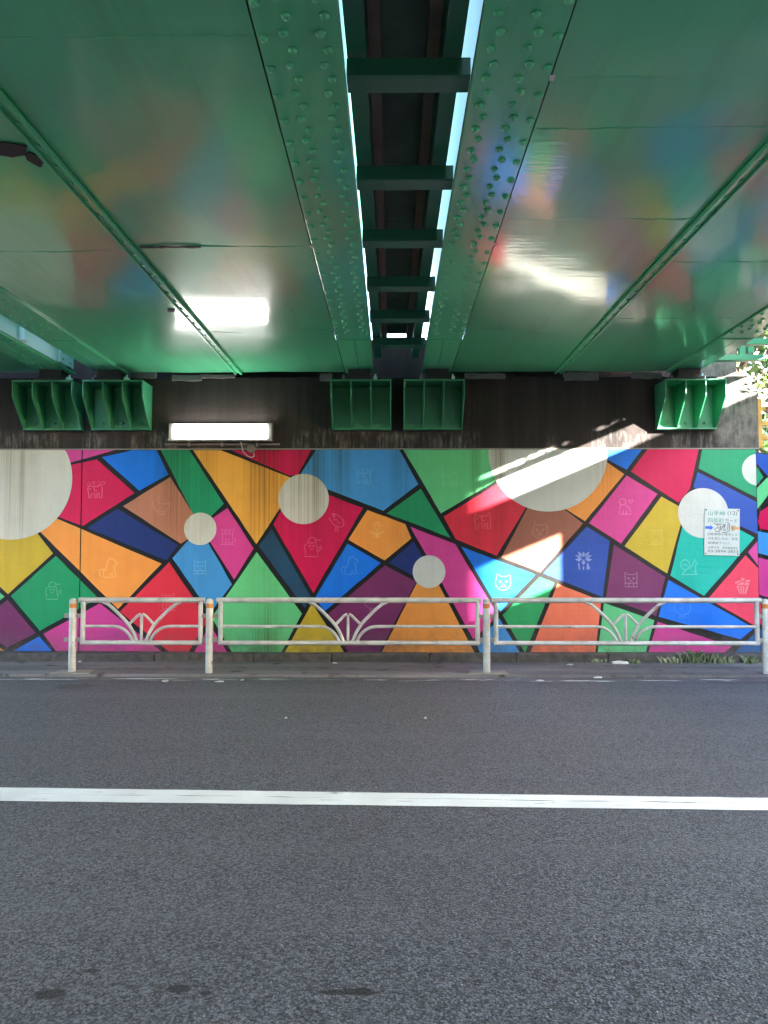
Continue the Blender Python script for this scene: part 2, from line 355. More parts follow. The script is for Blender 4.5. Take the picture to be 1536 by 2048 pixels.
COL = dict(white=(196, 197, 193), pink=(203, 62, 142), crimson=(196, 6, 78), blue=(10, 110, 222), sky=(62, 140, 208), teal=(22, 142, 102), brown=(176, 116, 92), navy=(24, 44, 110), orange=(226, 144, 66), gold=(222, 160, 66),
           mustard=(190, 164, 46), green=(24, 138, 92), plum=(114, 42, 94), mint=(96, 190, 128), red=(212, 42, 66), slate=(26, 66, 98), royal=(38, 76, 166), cocoa=(150, 92, 76), coral=(226, 112, 82), aqua=(0, 172, 156), rose=(226, 60, 90), leaf=(40, 150, 90), deep=(14, 88, 150))
Z1, Z2, Z3, Z4 = (0, 880, 3.0), (400, 880, 3.0), (800, 880, 3.0), (1100, 880, 1536 / 436)
PAN = [
 (Z1, 'sky', [(-700, 58), (-260, 58), (-330, 330), (-560, 420)]), (Z1, 'crimson', [(-1300, 58), (-740, 58), (-590, 420), (-900, 560)]), (Z1, 'mint', [(-1560, 58), (-1340, 58), (-930, 580), (-1300, 800), (-1560, 500)]),
 (Z1, 'orange', [(-560, 450), (-330, 365), (-290, 660), (-520, 880)]), (Z1, 'plum', [(-890, 590), (-585, 450), (-545, 900), (-700, 1020)]), (Z1, 'blue', [(-1280, 830), (-910, 610), (-720, 1040), (-950, 1266), (-1200, 1266)]),
 (Z1, 'pink', [(-690, 1050), (-530, 920), (-250, 1120), (-290, 1266), (-900, 1266)]), (Z1, 'gold', [(-1560, 560), (-1320, 830), (-1240, 1266), (-1560, 1266)]), (Z1, 'teal', [(-510, 895), (-285, 690), (-200, 1060), (-240, 1100)]),
 (Z1, 'pink', [(370, 55), (690, 60), (428, 134), (370, 145)]),
 (Z1, 'crimson', [(400, 155), (582, 117), (808, 318), (497, 516), (335, 455)]),
 (Z1, 'blue', [(612, 103), (800, 60), (940, 60), (1010, 207), (835, 304)]),
 (Z1, 'teal', [(965, 60), (1135, 60), (1343, 382), (1262, 462), (1160, 448)]),
 (Z1, 'brown', [(738, 397), (1022, 222), (1160, 445), (1150, 580), (1085, 622)]),
 (Z1, 'navy', [(525, 528), (705, 413), (1070, 632), (998, 722)]),
 (Z1, 'orange', [(240, 550), (340, 470), (970, 742), (708, 1014)]),
 (Z1, 'mustard', [(-400, 500), (225, 560), (318, 680), (48, 925), (-400, 500)]),
 (Z1, 'green', [(65, 935), (335, 695), (590, 948), (240, 1145)]),
 (Z1, 'plum', [(-160, 1120), (45, 960), (215, 1158), (45, 1245)]),
 (Z1, 'mint', [(-260, 700), (28, 940), (-180, 1090)]),
 (Z1, 'blue', [(80, 1266), (235, 1178), (312, 1266)]),
 (Z1, 'orange', [(-220, 1150), (-170, 1140), (30, 1266), (-240, 1266)]),
 (Z1, 'pink', [(260, 1163), (600, 980), (968, 1268), (335, 1266)]),
 (Z1, 'red', [(720, 1030), (1015, 733), (1238, 1062), (1240, 1095), (1132, 1270), (1012, 1268)]),
 (Z1, 'pink', [(1260, 1112), (1362, 1271), (1166, 1271)]),
 (Z1, 'sky', [(1035, 710), (1140, 590), (1240, 600), (1392, 866), (1262, 1035)]),
 (Z1, 'pink', [(1275, 470), (1365, 408), (1522, 650), (1405, 838), (1245, 590)]),
 (Z2, 'gold', [(-40, 62), (125, 62), (560, 232), (560, 300), (478, 412), (338, 625)]),
 (Z2, 'crimson', [(190, 62), (668, 60), (585, 212), (535, 212)]),
 (Z2, 'sky', [(697, 58), (1195, 58), (1310, 265), (1100, 425), (750, 290), (600, 210)]),
 (Z2, 'crimson', [(440, 505), (500, 395), (745, 320), (978, 408), (680, 918)]),
 (Z2, 'slate', [(352, 636), (430, 533), (665, 940), (628, 1008)]),
 (Z2, 'mint', [(340, 672), (612, 1042), (488, 1272), (192, 1272), (70, 1065)]),
 (Z2, 'mustard', [(672, 978), (866, 1276), (510, 1273)]),
 (Z2, 'blue', [(885, 622), (1085, 738), (745, 1030), (692, 945)]),
 (Z2, 'orange', [(1005, 420), (1232, 505), (1268, 590), (1108, 722), (890, 598)]),
 (Z2, 'green', [(1120, 440), (1325, 292), (1503, 587)]),
 (Z3, 'mint', [(20, 57), (700, 57), (700, 170), (245, 440)]),
 (Z2, 'navy', [(1135, 738), (1282, 608), (1350, 730), (1310, 830)]),
 (Z2, 'plum', [(770, 1042), (1110, 752), (1298, 850), (1072, 1277), (890, 1277)]),
 (Z3, 'orange', [(150, 760), (175, 760), (450, 1281), (-112, 1279)]),
 (Z3, 'pink', [(62, 520), (332, 625), (566, 1018), (556, 1085), (440, 1195)]),
 (Z3, 'red', [(262, 460), (600, 254), (755, 405), (580, 695), (335, 595)]),
 (Z3, 'cocoa', [(768, 400), (980, 412), (1098, 500), (842, 795), (608, 705)]),
 (Z3, 'blue', [(368, 640), (812, 808), (602, 1030)]),
 (Z3, 'leaf', [(838, 822), (925, 855), (750, 1277), (615, 1050)]),
 (Z3, 'sky', [(595, 1068), (722, 1282), (480, 1282), (460, 1222)]),
 (Z3, 'coral', [(945, 862), (1207, 966), (1170, 1286), (780, 1283)]),
 (Z3, 'orange', [(1230, 125), (1345, 205), (1110, 487), (985, 408), (1180, 180)]),
 (Z3, 'blue', [(1180, 57), (1452, 57), (1360, 178), (1235, 112)]),
 (Z4, 'crimson', [(688, 66), (1046, 66), (985, 345), (905, 440), (570, 222)]),
 (Z4, 'pink', [(540, 250), (757, 380), (500, 730), (275, 585)]),
 (Z4, 'mustard', [(785, 398), (935, 482), (920, 600), (825, 940), (525, 748)]),
 (Z3, 'royal', [(1120, 520), (1258, 605), (1217, 942), (858, 800)]),
 (Z4, 'plum', [(450, 738), (812, 965), (748, 1240), (395, 1108)]),
 (Z4, 'aqua', [(935, 600), (1255, 590), (1440, 688), (1085, 1098), (848, 955)]),
 (Z4, 'teal', [(1072, 66), (1453, 66), (1455, 405), (1047, 200)]),
 (Z4, 'royal', [(1040, 225), (1455, 437), (1462, 662), (1240, 560), (1010, 330)]),
 (Z4, 'pink', [(1395, 790), (1462, 712), (1468, 885)]),
 (Z4, 'rose', [(1378, 812), (1470, 905), (1480, 1328), (1115, 1118)]),
 (Z4, 'blue', [(835, 985), (1437, 1325), (1342, 1405), (765, 1245)]),
 (Z4, 'pink', [(758, 1280), (1280, 1455), (1215, 1508), (690, 1506)]),
 (Z4, 'deep', [(1288, 1507), (1437, 1368), (1483, 1372), (1487, 1508)]),
 (Z4, 'mint', [(380, 1148), (735, 1270), (672, 1506), (335, 1504)]),
]
NAMEC = dict(sky='light blue', teal='teal green', gold='golden orange', mint='light green', slate='dark slate blue', cocoa='brown', aqua='aqua green', rose='red', leaf='bright green', deep='deep blue', royal='royal blue')
def zp(z, p): return (z[0] + p[0] / z[2], z[1] + p[1] / z[2])
zbot = .125
def clampx(v): return Vector((min(max(v.x, XL), XR - .004), v.y, min(max(v.z, .06), ztop - .002)))
def flat(name, pts, mat, parent, y):
    l = Vector(parent.location); mb = MB(); mb.v = [(p.x - l.x, y - l.y, p.z - l.z) for p in pts]; mb.f = [tuple(range(len(pts)))]
    me = bpy.data.meshes.new(name); me.from_pydata(mb.v, [], mb.f); me.materials.append(mat)
    if me.polygons[0].normal.y > 0: me.flip_normals()
    return link(name, me, parent)
for z, c, poly in PAN:
    pts = []
    ws = [clampx(at(*zp(z, p), YW)) for p in poly]
    for i, a in enumerate(ws):                      # brushed edges: a hand-taped line is never dead straight
        bq = ws[(i + 1) % len(ws)]; n = max(1, int((bq - a).length / .12)); nrm = Vector((-(bq - a).z, 0, (bq - a).x)); nrm = nrm.normalized() if nrm.length > 1e-6 else nrm
        for j in range(n):
            q = a.lerp(bq, j / n)
            if j: q = q + nrm * rnd.uniform(-.0025, .0025)
            pts.append(clampx(q))
    for side in (-1, 1):                            # the wall joint cuts the paint too
        cut = []
        for a, bq in zip(pts, pts[1:] + pts[:1]):
            da, db = side * (a.x - xj) - .006, side * (bq.x - xj) - .006
            if da >= 0: cut.append(a)
            if da * db < 0: cut.append(a.lerp(bq, da / (da - db)))
        if len(cut) > 2:
            o = flat('painted_panel', cut, mural('mural_' + c, srgb(*COL[c])), mw, YW - .0015); o['label'] = NAMEC.get(c, c) + ' painted panel'
for z, cx, cy_, r in ((Z1, 72, 234, 362), (Z1, 1202, 533, 97), (Z2, 622, 354, 151), (Z2, 1374, 790, 98), (Z3, 888, 74, 357), (Z4, 1079, 515, 177), (Z4, 1464, 210, 112)):
    c0 = at(*zp(z, (cx, cy_)), YW); rr = (at(*zp(z, (cx + r, cy_)), YW) - c0).length
    pts = []
    for i in range(96):
        a = 2 * math.pi * i / 96; q = c0 + Vector((math.cos(a), 0, math.sin(a))) * rr
        q = clampx(q)
        if not pts or (pts[-1] - q).length > 1e-4: pts.append(q)
    o = flat('painted_disc', pts, mural('mural_white', srgb(*COL['white'])), mw, YW - .003); o['label'] = 'white painted disc'

# line drawings on the panels
def arc(cx, cy, rx, ry, a0, a1, n=12): return [(cx + rx * math.cos(R(a0 + (a1 - a0) * i / n)), cy + ry * math.sin(R(a0 + (a1 - a0) * i / n))) for i in range(n + 1)]
EAR = lambda s: [(-.8 * s, .35), (-.85 * s, .95), (-.3 * s, .62)]
DOO = dict(
 dogface=[arc(0, 0, .85, .85, 150, 390, 18), [(-.72, .45), (-.68, 1), (-.2, .68), (.3, .68), (.75, .85), (.85, .4)], arc(-.35, .1, .1, .1, 0, 360, 8), arc(.35, .12, .1, .1, 0, 360, 8), [(-.18, -.25), (0, -.15), (.2, -.25)], [(-.35, -.5), (-.1, -.4), (0, -.5), (.12, -.4), (.38, -.52)]],
 dogsit=[[(-.35, .55), (-.2, .95), (.15, 1), (.4, .72), (.62, .62), (.58, .4), (.3, .3), (.38, -.2), (.5, -.85), (.15, -.85), (.1, -.4)], [(-.35, .55), (-.45, .1), (-.75, -.35), (-.72, -.85), (.0, -.88), (-.1, -.5)], arc(-.85, -.45, .3, .38, 40, 250, 10)],
 catstand=[[(-.7, .95), (-.62, .3), (.62, .3), (.7, .95), (.35, .75), (-.35, .75), (-.7, .95)], [(-.6, .3), (-.55, -.75), (.55, -.75), (.6, .3)], arc(-.25, .52, .06, .06, 0, 360, 6), arc(.25, .52, .06, .06, 0, 360, 6), [(-.2, -.75), (-.2, -.3), (.2, -.3), (.2, -.75)], [(.55, -.7), (.95, -.55), (.85, -.2)], [(-.85, -.95), (.8, -.92)]],
 catface=[[(-.75, 1), (-.72, -.2), (-.8, -.85), (.8, -.85), (.72, -.2), (.75, 1), (.4, .68), (-.4, .68), (-.75, 1)], arc(-.32, .2, .14, .06, 0, 360, 8), arc(.32, .2, .14, .06, 0, 360, 8), [(-.2, -.2), (0, -.05), (.2, -.2)], [(-.72, -.4), (.72, -.4)], [(-.3, -.42), (-.3, -.85)], [(.3, -.42), (.3, -.85)]],
 hatdog=[arc(0, .55, .38, .42, 0, 180, 10) + [(-.38, .45), (.4, .45), (.38, .55)], [(.4, .72), (.85, .7)], [(-.4, .4), (-.72, .2), (-.6, -.5), (-.72, -.85), (.6, -.88), (.5, -.3), (.42, .4)], arc(-.2, .15, .07, .07, 0, 360, 6), arc(.15, .15, .07, .07, 0, 360, 6), [(-.12, -.1), (0, -.2), (.12, -.1)], [(.55, -.4), (.95, -.05), (.9, .2), (.6, -.1)]],
 bird=[arc(0, .1, .95, .55, 160, -150, 18), [(-.9, .3), (-.5, .45), (-.4, .1)], [(-.3, -.1), (.0, .2), (.3, -.05), (.6, .2)], [(.55, -.35), (1, -.8), (.6, -.65), (.7, -.95), (.4, -.5)], arc(-.55, .25, .08, .08, 0, 360, 6)],
 flower=[[(0, -.95), (0, .2)], [(0, -.4), (-.45, -.15), (-.9, -.1), (-.5, -.35), (0, -.55)], [(0, -.4), (.45, -.15), (.9, -.1), (.5, -.35), (0, -.55)], [(-.35, .2), (0, .85), (.35, .2), (-.35, .2)], [(-.5, .45), (-.2, .95), (.2, .95), (.5, .45)], [(-.3, -.75), (0, -.6), (.3, -.75)]],
 bowl=[[(-.2, 1), (-.3, .4), (-.15, .25)], [(-.9, .35), (-.6, -.35), (-.2, -.6), (.4, -.55), (.85, -.1), (.9, .25), (.4, .2), (.1, .3)], [(-.35, -.65), (-.3, -.85), (.4, -.85), (.35, -.6)]],
 dogwalk=[[(-.9, .5), (-.75, .8), (-.55, .55), (.3, .55), (.7, .85), (.85, .3), (.8, -.85), (.5, -.85), (.45, -.2), (.2, -.25), (.2, -.85), (-.05, -.85), (-.1, -.3), (-.5, -.35), (-.55, -.85), (-.8, -.85), (-.85, -.2), (-.95, .1), (-.9, .5)], arc(-.65, .25, .06, .06, 0, 360, 6), [(-.2, .5), (-.1, 0), (.2, .1)]],
 heartdog=[arc(-.35, .6, .38, .36, 0, 360, 14), [(-.6, .25), (-.75, -.85), (.65, -.85), (.45, -.1), (.0, .25)], [(-.3, -.85), (-.3, -.4)], [(.1, -.85), (.1, -.4)], [(.6, .75), (.75, .9), (.9, .75), (.6, .45), (.32, .75), (.45, .9), (.6, .75)]],
 snaildog=[arc(-.45, .3, .5, .55, 0, 360, 16), [(-.52, .45), (-.6, .25), (-.72, .12)], [(-.38, .45), (-.3, .25), (-.18, .15)], [(.05, -.2), (.55, .6), (.6, .95), (.75, .6), (.95, .45), (.7, .25), (.75, -.6), (.95, -.75), (-.8, -.8), (-.7, -.65), (-.35, -.3)], [(.45, -.5), (.6, -.4), (.7, -.7)]],
 chick=[arc(0, .1, .9, .75, -160, 20, 16), [(-.85, -.05), (-.95, .55), (-.5, .7), (-.2, .5), (.3, .75), (.8, .7), (.85, .3)], arc(-.1, .1, .07, .07, 0, 360, 6), [(-.3, -.7), (-.35, -1), (0, -.8), (.1, -1), (.25, -.7)]],
)
LILY = [[(0, .35), (-.18, .65), (0, .95), (.18, .65)], [(-.1, .35), (-.5, .6), (-.62, .95), (-.25, .75)], [(.1, .35), (.5, .6), (.62, .95), (.25, .75)], [(-.15, .25), (-.55, .3), (-.9, .55), (-.5, .55)], [(.15, .25), (.55, .3), (.9, .55), (.5, .55)],
        [(-.12, .15), (-.5, -.12), (-.92, .1), (-.5, .28)], [(.12, .15), (.5, -.12), (.92, .1), (.5, .28)], [(0, .15), (-.22, -.2), (0, -.5), (.22, -.2)], [(-.6, -.25), (-.45, -.25), (-.35, -.95), (-.5, -.95)], [(-.08, -.6), (.08, -.6), (.06, -.98), (-.1, -.98)], [(.35, -.3), (.5, -.25), (.7, -.9), (.3, -.95)]]
BOUQ = [[(-.2, .95), (.2, .95), (.2, .6), (-.2, .6)], [(-.9, .45), (-.3, .72), (-.25, .5), (-.85, .25)], [(.3, .7), (.9, .75), (.85, .5), (.3, .5)], [(-.7, .1), (-.2, .45), (.2, .42), (.1, .12)], [(.25, .4), (.8, .4), (.75, .05), (.2, .08)], [(-.75, .0), (-.5, .05), (-.2, -.95), (-.35, -.95)], [(-.35, .02), (-.12, .02), (-.05, -.95), (-.16, -.95)], [(0, .02), (.22, .0), (.16, -.95), (.0, -.95)], [(.4, -.02), (.72, .0), (.4, -.95), (.22, -.95)]]
_st = [0]
def ribbon(mb, pts, w, y, conv):
    P3 = [conv(*p) for p in pts]; n = len(P3); closed = n > 3 and (P3[0] - P3[-1]).length < 1e-4
    if closed: P3 = P3[:-1]; n -= 1
    base = len(mb.v); yy = y - .00008 * (_st[0] % 9); _st[0] += 1
    for i in range(n):
        a = P3[(i - 1) % n] if closed or i else P3[i]; b_ = P3[(i + 1) % n] if closed or i < n - 1 else P3[i]
        t = (b_ - a); t = t.normalized() if t.length else Vector((1, 0, 0)); nr = Vector((-t.z, 0, t.x)) * w / 2
        for q in (P3[i] + nr, P3[i] - nr): mb.v.append((q.x, yy, q.z))
    for i in range(n if closed else n - 1):
        j = (i + 1) % n; mb.f.append((base + 2 * i, base + 2 * i + 1, base + 2 * j + 1, base + 2 * j))
def tint(c, f): s = srgb(*COL[c]); f = f * .75; return tuple(s[i] * (1 - f) + min(.9, s[i] * 1.5 + .45) * f for i in range(3)) + (1,)
def doodle(kind, px, py, half, col, f=.3, rot=0, w=.011):
    mb = MB(); l = Vector(mw.location)
    def conv(u, v):
        ca, sa = math.cos(R(rot)), math.sin(R(rot)); q = at(px + (u * ca - v * sa) * half, py - (u * sa + v * ca) * half, YW) - l; return q
    yy = YW - .0035 - l.y
    if kind in ('lily', 'bouquet'):
        for pl in (LILY if kind == 'lily' else BOUQ):
            n = len(mb.v); mb.v += [(q.x, yy - .0001 * (n % 5), q.z) for q in (conv(*p) for p in pl)]; mb.f.append(tuple(range(n, n + len(pl))))
    else:
        for s in DOO[kind]: ribbon(mb, s, w, yy, conv)
    me = bpy.data.meshes.new('animal_drawing'); me.from_pydata(mb.v, [], mb.f)
    for p in me.polygons:
        if p.normal.y > 0: p.flip()
    me.materials.append(mural('drawing_%s_%d' % (col, f * 100), tint(col, f)))
    link('flower_drawing' if kind in ('flower', 'lily', 'bouquet') else 'animal_drawing', me, mw)
for a in (('hatdog', 105, 1182, 19, 'green', .22), ('dogsit', 222, 1137, 20, 'orange', .28), ('bowl', 322, 1012, 20, 'brown', .18), ('catstand', 455, 1073, 17, 'pink', .22), ('catface', 400, 1135, 15, 'sky', .2),
          ('catstand', 336, 1204, 18, 'red', .25), ('hatdog', 624, 1095, 21, 'crimson', .28), ('bird', 672, 1042, 18, 'crimson', .26, -40), ('flower', 754, 1061, 17, 'orange', .25), ('dogsit', 704, 1132, 19, 'blue', .22),
          ('chick', 745, 1206, 17, 'plum', .22), ('dogwalk', 966, 1042, 18, 'red', .22), ('dogface', 1080, 1062, 17, 'cocoa', .15), ('dogface', 1006, 1165, 18, 'blue', .35), ('lily', 1167, 1121, 19, 'royal', .55),
          ('heartdog', 1251, 1014, 17, 'pink', .3), ('catstand', 1312, 1074, 16, 'mustard', .12), ('catface', 1262, 1160, 16, 'plum', .3), ('snaildog', 1378, 1135, 18, 'aqua', .3), ('bouquet', 1485, 1172, 17, 'rose', .4), ('chick', 1365, 1218, 18, 'blue', .18),
          ('dogwalk', 900, 958, 16, 'mint', .15), ('dogwalk', 728, 955, 15, 'sky', .18), ('dogwalk', 191, 982, 16, 'crimson', .35)):
    doodle(*a)

# flat lettering from the built-in font
_dg = None
def text_mesh(body):
    c = bpy.data.curves.new('lettering', 'FONT'); c.body = body; c.resolution_u = 3
    o = bpy.data.objects.new('lettering', c); C.objects.link(o); bpy.context.view_layer.update()
    me = bpy.data.meshes.new_from_object(o.evaluated_get(bpy.context.evaluated_depsgraph_get()))
    bpy.data.objects.remove(o); bpy.data.curves.remove(c); return me
def lettering(body, x0, x1, z0, z1, y, mat, parent, name='lettering', bold=0):
    me = text_mesh(body); xs = [v.co.x for v in me.vertices]; ys = [v.co.y for v in me.vertices]
    if not xs: return
    ax, bx, ay, by = min(xs), max(xs), min(ys), max(ys)
    for v in me.vertices:
        v.co = Vector((x0 + (v.co.x - ax) / (bx - ax) * (x1 - x0), y, z0 + (v.co.y - ay) / max(by - ay, 1e-6) * (z1 - z0)))
    for p in me.polygons:
        if p.normal.y > 0: p.flip()
    me.materials.clear(); me.materials.append(mat); me.name = name; return link(name, me, parent)
l = Vector(mw.location); q0, q1 = at(174, 971, YW) - l, at(211, 962, YW) - l
lettering('ハチコウ', q0.x, q1.x, q0.z, q1.z, YW - .0036 - l.y, mural('drawing_crimson_35', tint('crimson', .35)), mw)
q0, q1 = at(712, 946, YW) - l, at(746, 937, YW) - l
lettering('ハチコウ', q0.x, q1.x, q0.z, q1.z, YW - .0036 - l.y, mural('drawing_sky_18', tint('sky', .18)), mw)
q0, q1 = at(884, 946, YW) - l, at(918, 937, YW) - l
lettering('ハチコウ', q0.x, q1.x, q0.z, q1.z, YW - .0036 - l.y, mural('drawing_mint_15', tint('mint', .15)), mw)

# ------------------------------------------------------------------ height sign on the wall
sc = at(1443, 1064, YW)
sg = tag(link('notice_sign', None, None, (sc.x, YW - .012, sc.z)), 'white enamel notice plate with Japanese lettering and a scribble on the mural', 'sign')
sg.rotation_euler = (0, R(1.6), 0)
M_SIGN = plain('sign_enamel', srgb(182, 190, 190), .35, .06, 8, .0004)
M_SG = plain('sign_green', srgb(30, 128, 98), .5, .15, 30); M_SK = plain('sign_grey', srgb(66, 70, 76), .5, .2, 30); M_SB = plain('sign_blue', srgb(20, 90, 215), .5, .05); M_SO = plain('sign_orange', srgb(205, 140, 80), .5, .1)
hw, hh = .208, .278
MB().box(-hw, hw, -.003, .003, -hh, hh).build('plate', M_SIGN, sg, bevel=.002)
fy = -.0042
lettering('山手線', -.166, .035, .198, .246, fy, M_SG, sg); lettering('(12)', .062, .176, .194, .248, fy, M_SK, sg)
lettering('四反町', -.166, .022, .108, .162, fy, M_SG, sg); lettering('ガード', .034, .180, .108, .162, fy, M_SK, sg)
lettering('自動車等が衝突した', -.168, .186, -.042, -.012, fy, M_SK, sg)
lettering('のを見た方は、至急', -.166, .186, -.094, -.064, fy, M_SK, sg)
lettering('御連絡下さい。', -.166, .10, -.146, -.116, fy, M_SK, sg)
lettering('JR東日本', -.166, -.03, -.200, -.172, fy, M_SK, sg); lettering('東京施設指令', .006, .186, -.200, -.172, fy, M_SK, sg)
lettering('03-3894-3833', -.166, .190, -.244, -.212, fy, M_SK, sg)
def sflat(name, pts, mat, y=fy):
    me = bpy.data.meshes.new(name); me.from_pydata([(a, y, b_) for a, b_ in pts], [], [tuple(range(len(pts)))]); me.materials.append(mat)
    if me.polygons[0].normal.y > 0: me.flip_normals()
    return link(name, me, sg)
sflat('blue_arrow', [(-.2, .032), (-.14, .032), (-.14, .016), (-.104, .048), (-.14, .08), (-.14, .064), (-.2, .064)], M_SB)
sflat('orange_arrow', [(.2, .034), (.13, .034), (.13, .02), (.095, .05), (.13, .078), (.13, .062), (.2, .062)], M_SO)
g = MB()
for s in ([(-.10, .10), (-.06, .085), (-.02, .10), (.0, .085)], [(-.06, .10), (-.045, .06), (-.09, .03), (-.07, .005), (-.03, .0), (-.02, .03), (-.05, .04), (-.02, .06), (.0, .02)], [(.0, .06), (.03, .065), (.045, .085), (.02, .095), (.005, .06), (.02, .02), (.05, .02)],
          [(.07, .11), (.065, .02)], [(.085, .11), (.085, .015), (.06, .0), (.0, -.005)], [(.1, .07), (.16, .075), (.12, .045), (.11, .02), (.15, .03)], [(-.03, .09), (-.01, .05), (-.035, .02)], [(.02, .10), (.035, .03)]):
    ribbon(g, s, .007, fy - .0006, lambda a, b_: Vector((a, 0, b_)))
g.build('scribble', plain('marker_brown', srgb(62, 44, 44), .5), sg)
for sx in (-1, 1):
    for sz in (-1, 1): MB().lathe([(.0, -.0062), (.008, -.0055), (.009, -.003)], (sx * (hw - .02), 0, sz * (hh - .02)), 10, 'y').build('screw', M_SCREW, sg, True)

# ------------------------------------------------------------------ bridge spans
def dent(x, y, amp): return amp * mnoise.noise(Vector((x * 1.3, y * .8, 4.2))) + amp * .5 * mnoise.noise(Vector((x * 3.1, y * 2.2, 9.0)))
RIV = MB().lathe([(.0195, 0), (.0175, -.008), (.011, -.0135), (.004, -.015)], n=12).mesh('rivet', M_FLANGE, True)
BOLT = MB().lathe([(.014, 0), (.014, -.010), (.006, -.012)], n=6).mesh('bolt', M_FLANGE)
def rivet_spots(xin, sgn, y0, y1):
    out = []; y = y0; i = 0
    while y < y1:
        zig = .026 * (i % 2)
        out.append((xin + sgn * (.057 + zig), y)); out.append((xin + sgn * (.207 + zig), y))
        if i % 2: out.append((xin + sgn * .318, y + .03))
        y += .103; i += 1
    return out
def flange(root, xin, sgn, y1=7.45, near=2.3, ycount=5.2):
    """bottom flange strip; xin = its free edge, sgn points towards the trough plate"""
    xa, xb = sorted((xin, xin + sgn * .345)); mb = MB()
    fl = P(root, mb.box(xa, xb, -1.1, 9.12, ZC - .012, ZC + .012), 'flange', M_FLANGE, bevel=.004)
    e0, e1 = sorted((xin, xin + sgn * .014))
    P2(fl, root, MB().box(e0 - .0015, e1, -1.1, 9.12, ZC + .0125, ZC + .03), 'edge_angle', M_RUSTY)
    for x, y in rivet_spots(xin, sgn, near, ycount):
        o = link('rivet', RIV, fl); o.location = (x - root.location.x + rnd.uniform(-.002, .002), y - root.location.y + rnd.uniform(-.003, .003), ZC - .0125 - root.location.z); q_ = rnd.uniform(.98, 1.14); o.scale = (q_, q_, q_ * rnd.uniform(.95, 1.25)); o.rotation_euler = (rnd.uniform(-.06, .06), rnd.uniform(-.06, .06), rnd.uniform(0, 3))
    st = MB()
    for x, y in rivet_spots(xin, sgn, ycount + .02, y1) + rivet_spots(xin, sgn, -1, near - .05): st.lathe([(.0195, 0), (.0175, -.008), (.011, -.0135), (.004, -.015)], (x, y, ZC - .0125), 8)
    o = P2(fl, root, st, 'rivet_row', M_FLANGE, smooth=True); o['kind'] = 'stuff'
    xw = xin + sgn * .17
    P(root, MB().box(xw - .006, xw + .006, -1.1, 9.10, ZC + .0125, 4.08), 'web', M_FRAME)
    # end cover plate over the bearing, two leaves with a joint
    for a_, b_ in ((.01, .165), (.172, .335)):
        u0, u1 = sorted((xin + sgn * a_, xin + sgn * b_)); P2(fl, root, MB().box(u0, u1, 7.62, 9.08, ZC - .021, ZC - .0125), 'cover_plate', M_FLANGE, bevel=.003)
    return fl
def P2(par, root, mb, name, mat, **k):
    l = Vector(root.location); mb.v = [tuple(Vector(v) - l) for v in mb.v]; return mb.build(name, mat, par, **k)
def plates(root, xa, xb, cuts, amp=.009):
    ys = [-1.1] + cuts + [9.12]
    for a_, b_ in zip(ys[:-1], ys[1:]):
        nx, ny = 14, max(4, int((b_ - a_) / .11)); tilt = rnd.uniform(-.0008, .0008); z0 = ZC + .006 + rnd.uniform(-.0006, .0006)
        mb = MB(); sk = rnd.uniform(-.05, .05)
        for j in range(ny + 1):
            for i in range(nx + 1):
                u, v = i / nx, j / ny; x = xa + (xb - xa) * u; y = a_ + .0006 + (b_ - a_ - .0012) * v
                y += (sk * (u - .5) if 0 < j < ny else 0)
                mb.v.append((x, y, z0 + tilt * (v - .5) + dent(x, y, amp) * min(1, 6 * min(u, 1 - u) + .15)))
        nn = nx + 1
        mb.f = [(j * nn + i, j * nn + i + 1, (j + 1) * nn + i + 1, (j + 1) * nn + i) for j in range(ny) for i in range(nx)]
        o = P(root, mb, 'bottom_plate', M_PLATE)
        if o.data.polygons[0].normal.z > 0: o.data.flip_normals()
        o.data.polygons.foreach_set('use_smooth', [True] * len(o.data.polygons))
        m = o.modifiers.new('thick', 'SOLIDIFY'); m.thickness = .009; m.offset = -1
        m = o.modifiers.new('split', 'EDGE_SPLIT'); m.split_angle = R(30)
    # irregular weld beads along the joints
    for y in cuts:
        x = xa + .02
        while x < xb - .1:
            L = rnd.uniform(.15, .5); e_ = min(x + L, xb - .02)
            if rnd.random() < .75:
                n = 6; P(root, MB().tube([(x + (e_ - x) * i / n, y + rnd.uniform(-.008, .008), ZC + .006 + dent(x + (e_ - x) * i / n, y, amp)) for i in range(n + 1)], [.001] + [rnd.uniform(.0025, .006) for _ in range(n - 1)] + [.001], 6), 'weld_bead', M_PLATE, smooth=True)
            x = e_ + rnd.uniform(.02, .15)
def seam_strip(root, x):
    ss = P(root, MB().box(x - .042, x - .022, -1.1, 9.1, ZC - .03, ZC - .002).box(x + .022, x + .042, -1.1, 9.1, ZC - .03, ZC - .002).box(x - .0218, x + .0218, -1.1, 9.1, ZC - .012, ZC - .003), 'seam_strip', M_FLANGE, bevel=.002)
    y = 2.2
    while y < 8.9:
        o = link('bolt', BOLT, ss); o.location = (x - root.location.x, y - root.location.y, ZC - .0122); y += .21
